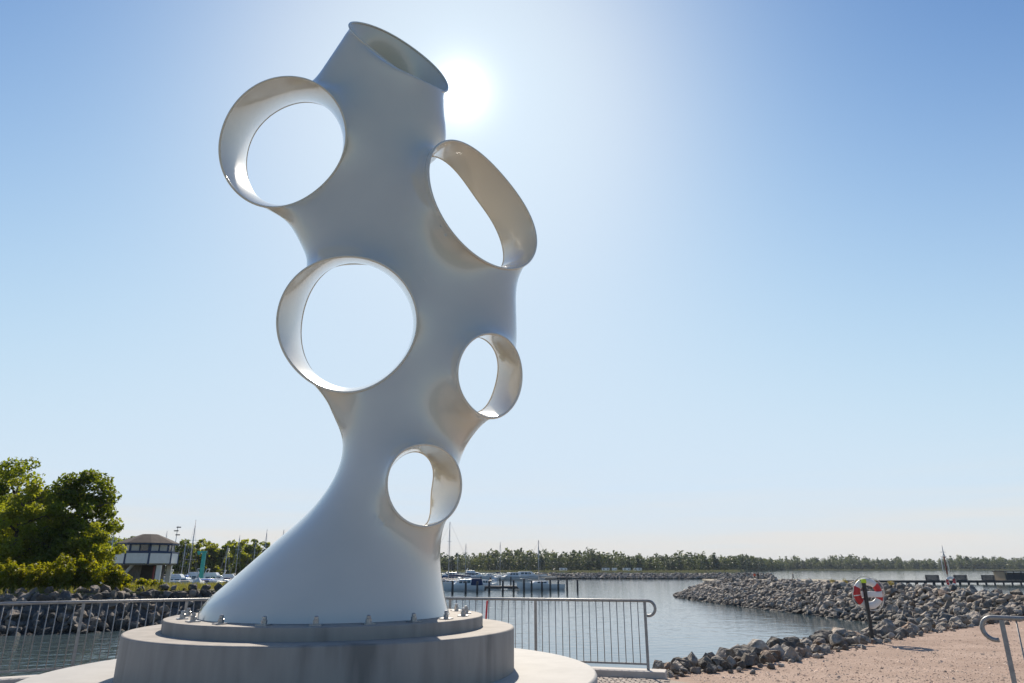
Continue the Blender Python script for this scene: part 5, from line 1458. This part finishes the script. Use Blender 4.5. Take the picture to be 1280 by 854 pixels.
# ------------------------------------------------------------------ harbour tower
Yt = 75.0
cxt = at(183, 700, Yt)[0]
G1 = ZW + 0.85
z_g = G1; zA, zB_, zC, zD = at(185, 705, Yt)[2], at(185, 691.5, Yt)[2], at(185, 680.5, Yt)[2], at(185, 667.3, Yt)[2]
tw = empty('harbour_tower', (cxt, Yt, z_g), rad(8), 'small harbour lookout with white panels and brown hipped roof on columns', 'building')
zA, zB_, zC, zD = zA - z_g, zB_ - z_g, zC - z_g, zD - z_g
R0, R1_, R2_ = 2.95, 2.5, 2.95
def octo(r_, z, k): a = rad(22.5 + 45 * k); return Vector((r_ * math.cos(a), r_ * math.sin(a), z))
q = MB(); q.lathe((0, 0, zA - 0.12), [(R0 - 0.05, 0), (R0 - 0.05, 0.12)], 8, False, rad(22.5)); q.build('floor', M['timber_grey'], tw)
for k in range(8):
    a, b = octo(R0, 0, k), octo(R0, 0, k + 1); mid = (a + b) / 2; an = math.atan2((b - a).y, (b - a).x); Lf = (b - a).length
    q = MB(); q.box((mid.x, mid.y, (zA + zB_) / 2), (Lf - 0.16, 0.08, zB_ - zA - 0.10), an); q.build('wall_panel', M['paint_white'], tw)
    q = MB(); q.box((a.x, a.y, (zA + zB_) / 2), (0.16, 0.16, zB_ - zA + 0.06), an); q.build('corner_post', M['blue_trim'], tw)
    q = MB(); q.box((mid.x, mid.y, zB_ + 0.03), (Lf, 0.13, 0.14), an); q.build('ledge', M['blue_trim'], tw)
    a, b = octo(R1_, 0, k), octo(R1_, 0, k + 1); mid = (a + b) / 2; Lf = (b - a).length
    q = MB()
    hw = zC - zB_ - 0.1
    for (dx, w2) in ((-Lf / 2 + 0.07, 0.14), (Lf / 2 - 0.07, 0.14), (0, 0.09)):
        c_ = mid + (b - a).normalized() * dx; q.box((c_.x, c_.y, zB_ + 0.1 + hw / 2), (w2, 0.10, hw), an)
    for z_ in (zB_ + 0.14, zC - 0.06): q.box((mid.x, mid.y, z_), (Lf - 0.005, 0.115, 0.10), an)
    fo = q.build('window_frame', M['blue_trim'], tw)
    for s in (-1, 1):
        c_ = mid + (b - a).normalized() * (s * Lf / 4); g_ = MB(); g_.box((c_.x, c_.y, zB_ + 0.1 + hw / 2), (Lf / 2 - 0.16, 0.03, hw - 0.2), an)
        g_.build('pane', M['curtain_glass'] if (k + s) % 3 else M['glass'], fo)
q = MB(); q.lathe((0, 0, zC - 0.08), [(R2_, 0), (R2_ + 0.02, 0.16)], 8, False, rad(22.5)); q.build('eaves', M['blue_trim'], tw)
rf = MB(); rf.lathe((0, 0, zC + 0.082), [(R2_ + 0.08, 0), (R2_ * 0.55, (zD - zC) * 0.55), (0.75, zD - zC - 0.14)], 8, False, rad(22.5)); rf.build('roof', M['roof'], tw)
for (x, y) in ((1.9, -1.6), (-1.9, -1.6), (1.9, 1.6), (-1.9, 1.6)):
    q = MB(); q.box((x, y, (zA - 0.12) / 2), (0.45 if x > 0 else 0.16, 0.3, zA - 0.12)); q.build('column', M['paint_white'], tw)
q = MB(); q.box((0.35, 0.8, (zA - 0.12) / 2), (2.2, 1.6, zA - 0.13)); q.build('stair_core', M['timber_dark'], tw)
q = MB(); q.box((1.2, -0.9, (zA - 0.14) / 2), (0.10, 0.3, zA - 0.3)); q.build('red_pipe', mat('dull_red', (0.22, 0.04, 0.05), 0.7), tw)
q = MB(); q.box((-1.0, -0.9, (zA - 0.13) / 2), (1.9, 0.08, zA - 0.14)); q.build('lattice_panel', M['timber_grey'], tw)
for s in (-0.25, 0.25):
    q = MB(); q.add([(-2.6, -1.8 + s, 0), (-2.45, -1.8 + s, 0), (-0.55, -1.8 + s, zA - 0.1), (-0.75, -1.8 + s, zA - 0.1), (-2.6, -1.74 + s, 0), (-2.45, -1.74 + s, 0), (-0.55, -1.74 + s, zA - 0.1), (-0.75, -1.74 + s, zA - 0.1)],
            [(0, 1, 2, 3), (7, 6, 5, 4), (0, 4, 5, 1), (1, 5, 6, 2), (2, 6, 7, 3), (3, 7, 4, 0)]); q.build('stair_stringer', M['alu'], tw)
# instrument pole beside the tower
Yn = 82; nt = at(222.5, 657.5, Yn)
po = empty('instrument_pole', (nt[0], Yn, G1), 0, 'thin instrument pole with small sensors standing behind the tower roof', 'pole')
q = MB(); q.tube([(0, 0, 0), (0, 0, nt[2] - G1)], [0.06, 0.03], 6); q.build('pole', M['alu'], po)
for k, dz in enumerate((0.15, 0.55, 1.0)):
    q = MB(); q.box((0.12 * (-1) ** k, 0, nt[2] - G1 - dz), (0.5, 0.08, 0.12)); q.build('sensor', M['timber_grey'], po)

# ------------------------------------------------------------------ caravans under the far trees
CG = 'caravans under the trees of the far shore'
car = None
for i, (px, Y, rz) in enumerate(((704, 528, 10), (757, 530, -5), (768, 533, 60), (783, 530, 5), (797, 536, -20), (821, 640, 15))):
    x = at(px, 709, Y)[0]
    root = empty('caravan', (x, Y, ZW + 0.35), rad(rz), 'white caravan parked under the trees of the far shore', 'caravan', CG)
    if car is None:
        b = MB(); b.box((0, 0, 1.45), (5.6, 2.2, 2.1)); car = [('body', b.mesh('body'), M['paint_white'])]
        for s in (-1, 1):
            for k in (-1, 1):
                b = MB(); b.box((k * 1.5, s * 1.11, 1.75), (1.4, 0.04, 0.7)); car.append(('window', b.mesh('window'), M['glass']))
            b = MB(); b.tube([(0, s * 0.85, 0.33), (0, s * 1.05, 0.33)], 0.33, 12); car.append(('wheel', b.mesh('wheel'), M['paint_black']))
        b = MB(); b.tube([(2.8, 0, 0.5), (4.0, 0, 0.5)], 0.06, 6); car.append(('drawbar', b.mesh('drawbar'), M['alu']))
        for nm_, me_, mt_ in car: me_.materials.append(mt_)
    for nm_, me_, mt_ in car:
        o = link(bpy.data.objects.new(nm_, me_), root)
        if nm_ == 'body': o.modifiers.new('bevel', 'BEVEL').width = 0.25

# ------------------------------------------------------------------ thin sea haze
hm = bpy.data.materials.new('sea_haze'); hm.use_nodes = True
hn, hl = hm.node_tree.nodes, hm.node_tree.links
hn.clear()
ho_ = hn.new('ShaderNodeOutputMaterial'); hv_ = hn.new('ShaderNodeVolumePrincipled')
hv_.inputs['Color'].default_value = (0.80, 0.88, 1.0, 1)
hv_.inputs['Density'].default_value = 0.00011
hv_.inputs['Anisotropy'].default_value = 0.0
hl.new(hv_.outputs[0], ho_.inputs['Volume'])
hb = MB(); hb.box((0, 4400, 12.0), (12400, 9700, 30.0))
tag(hb.build('haze', hm), kind='stuff')
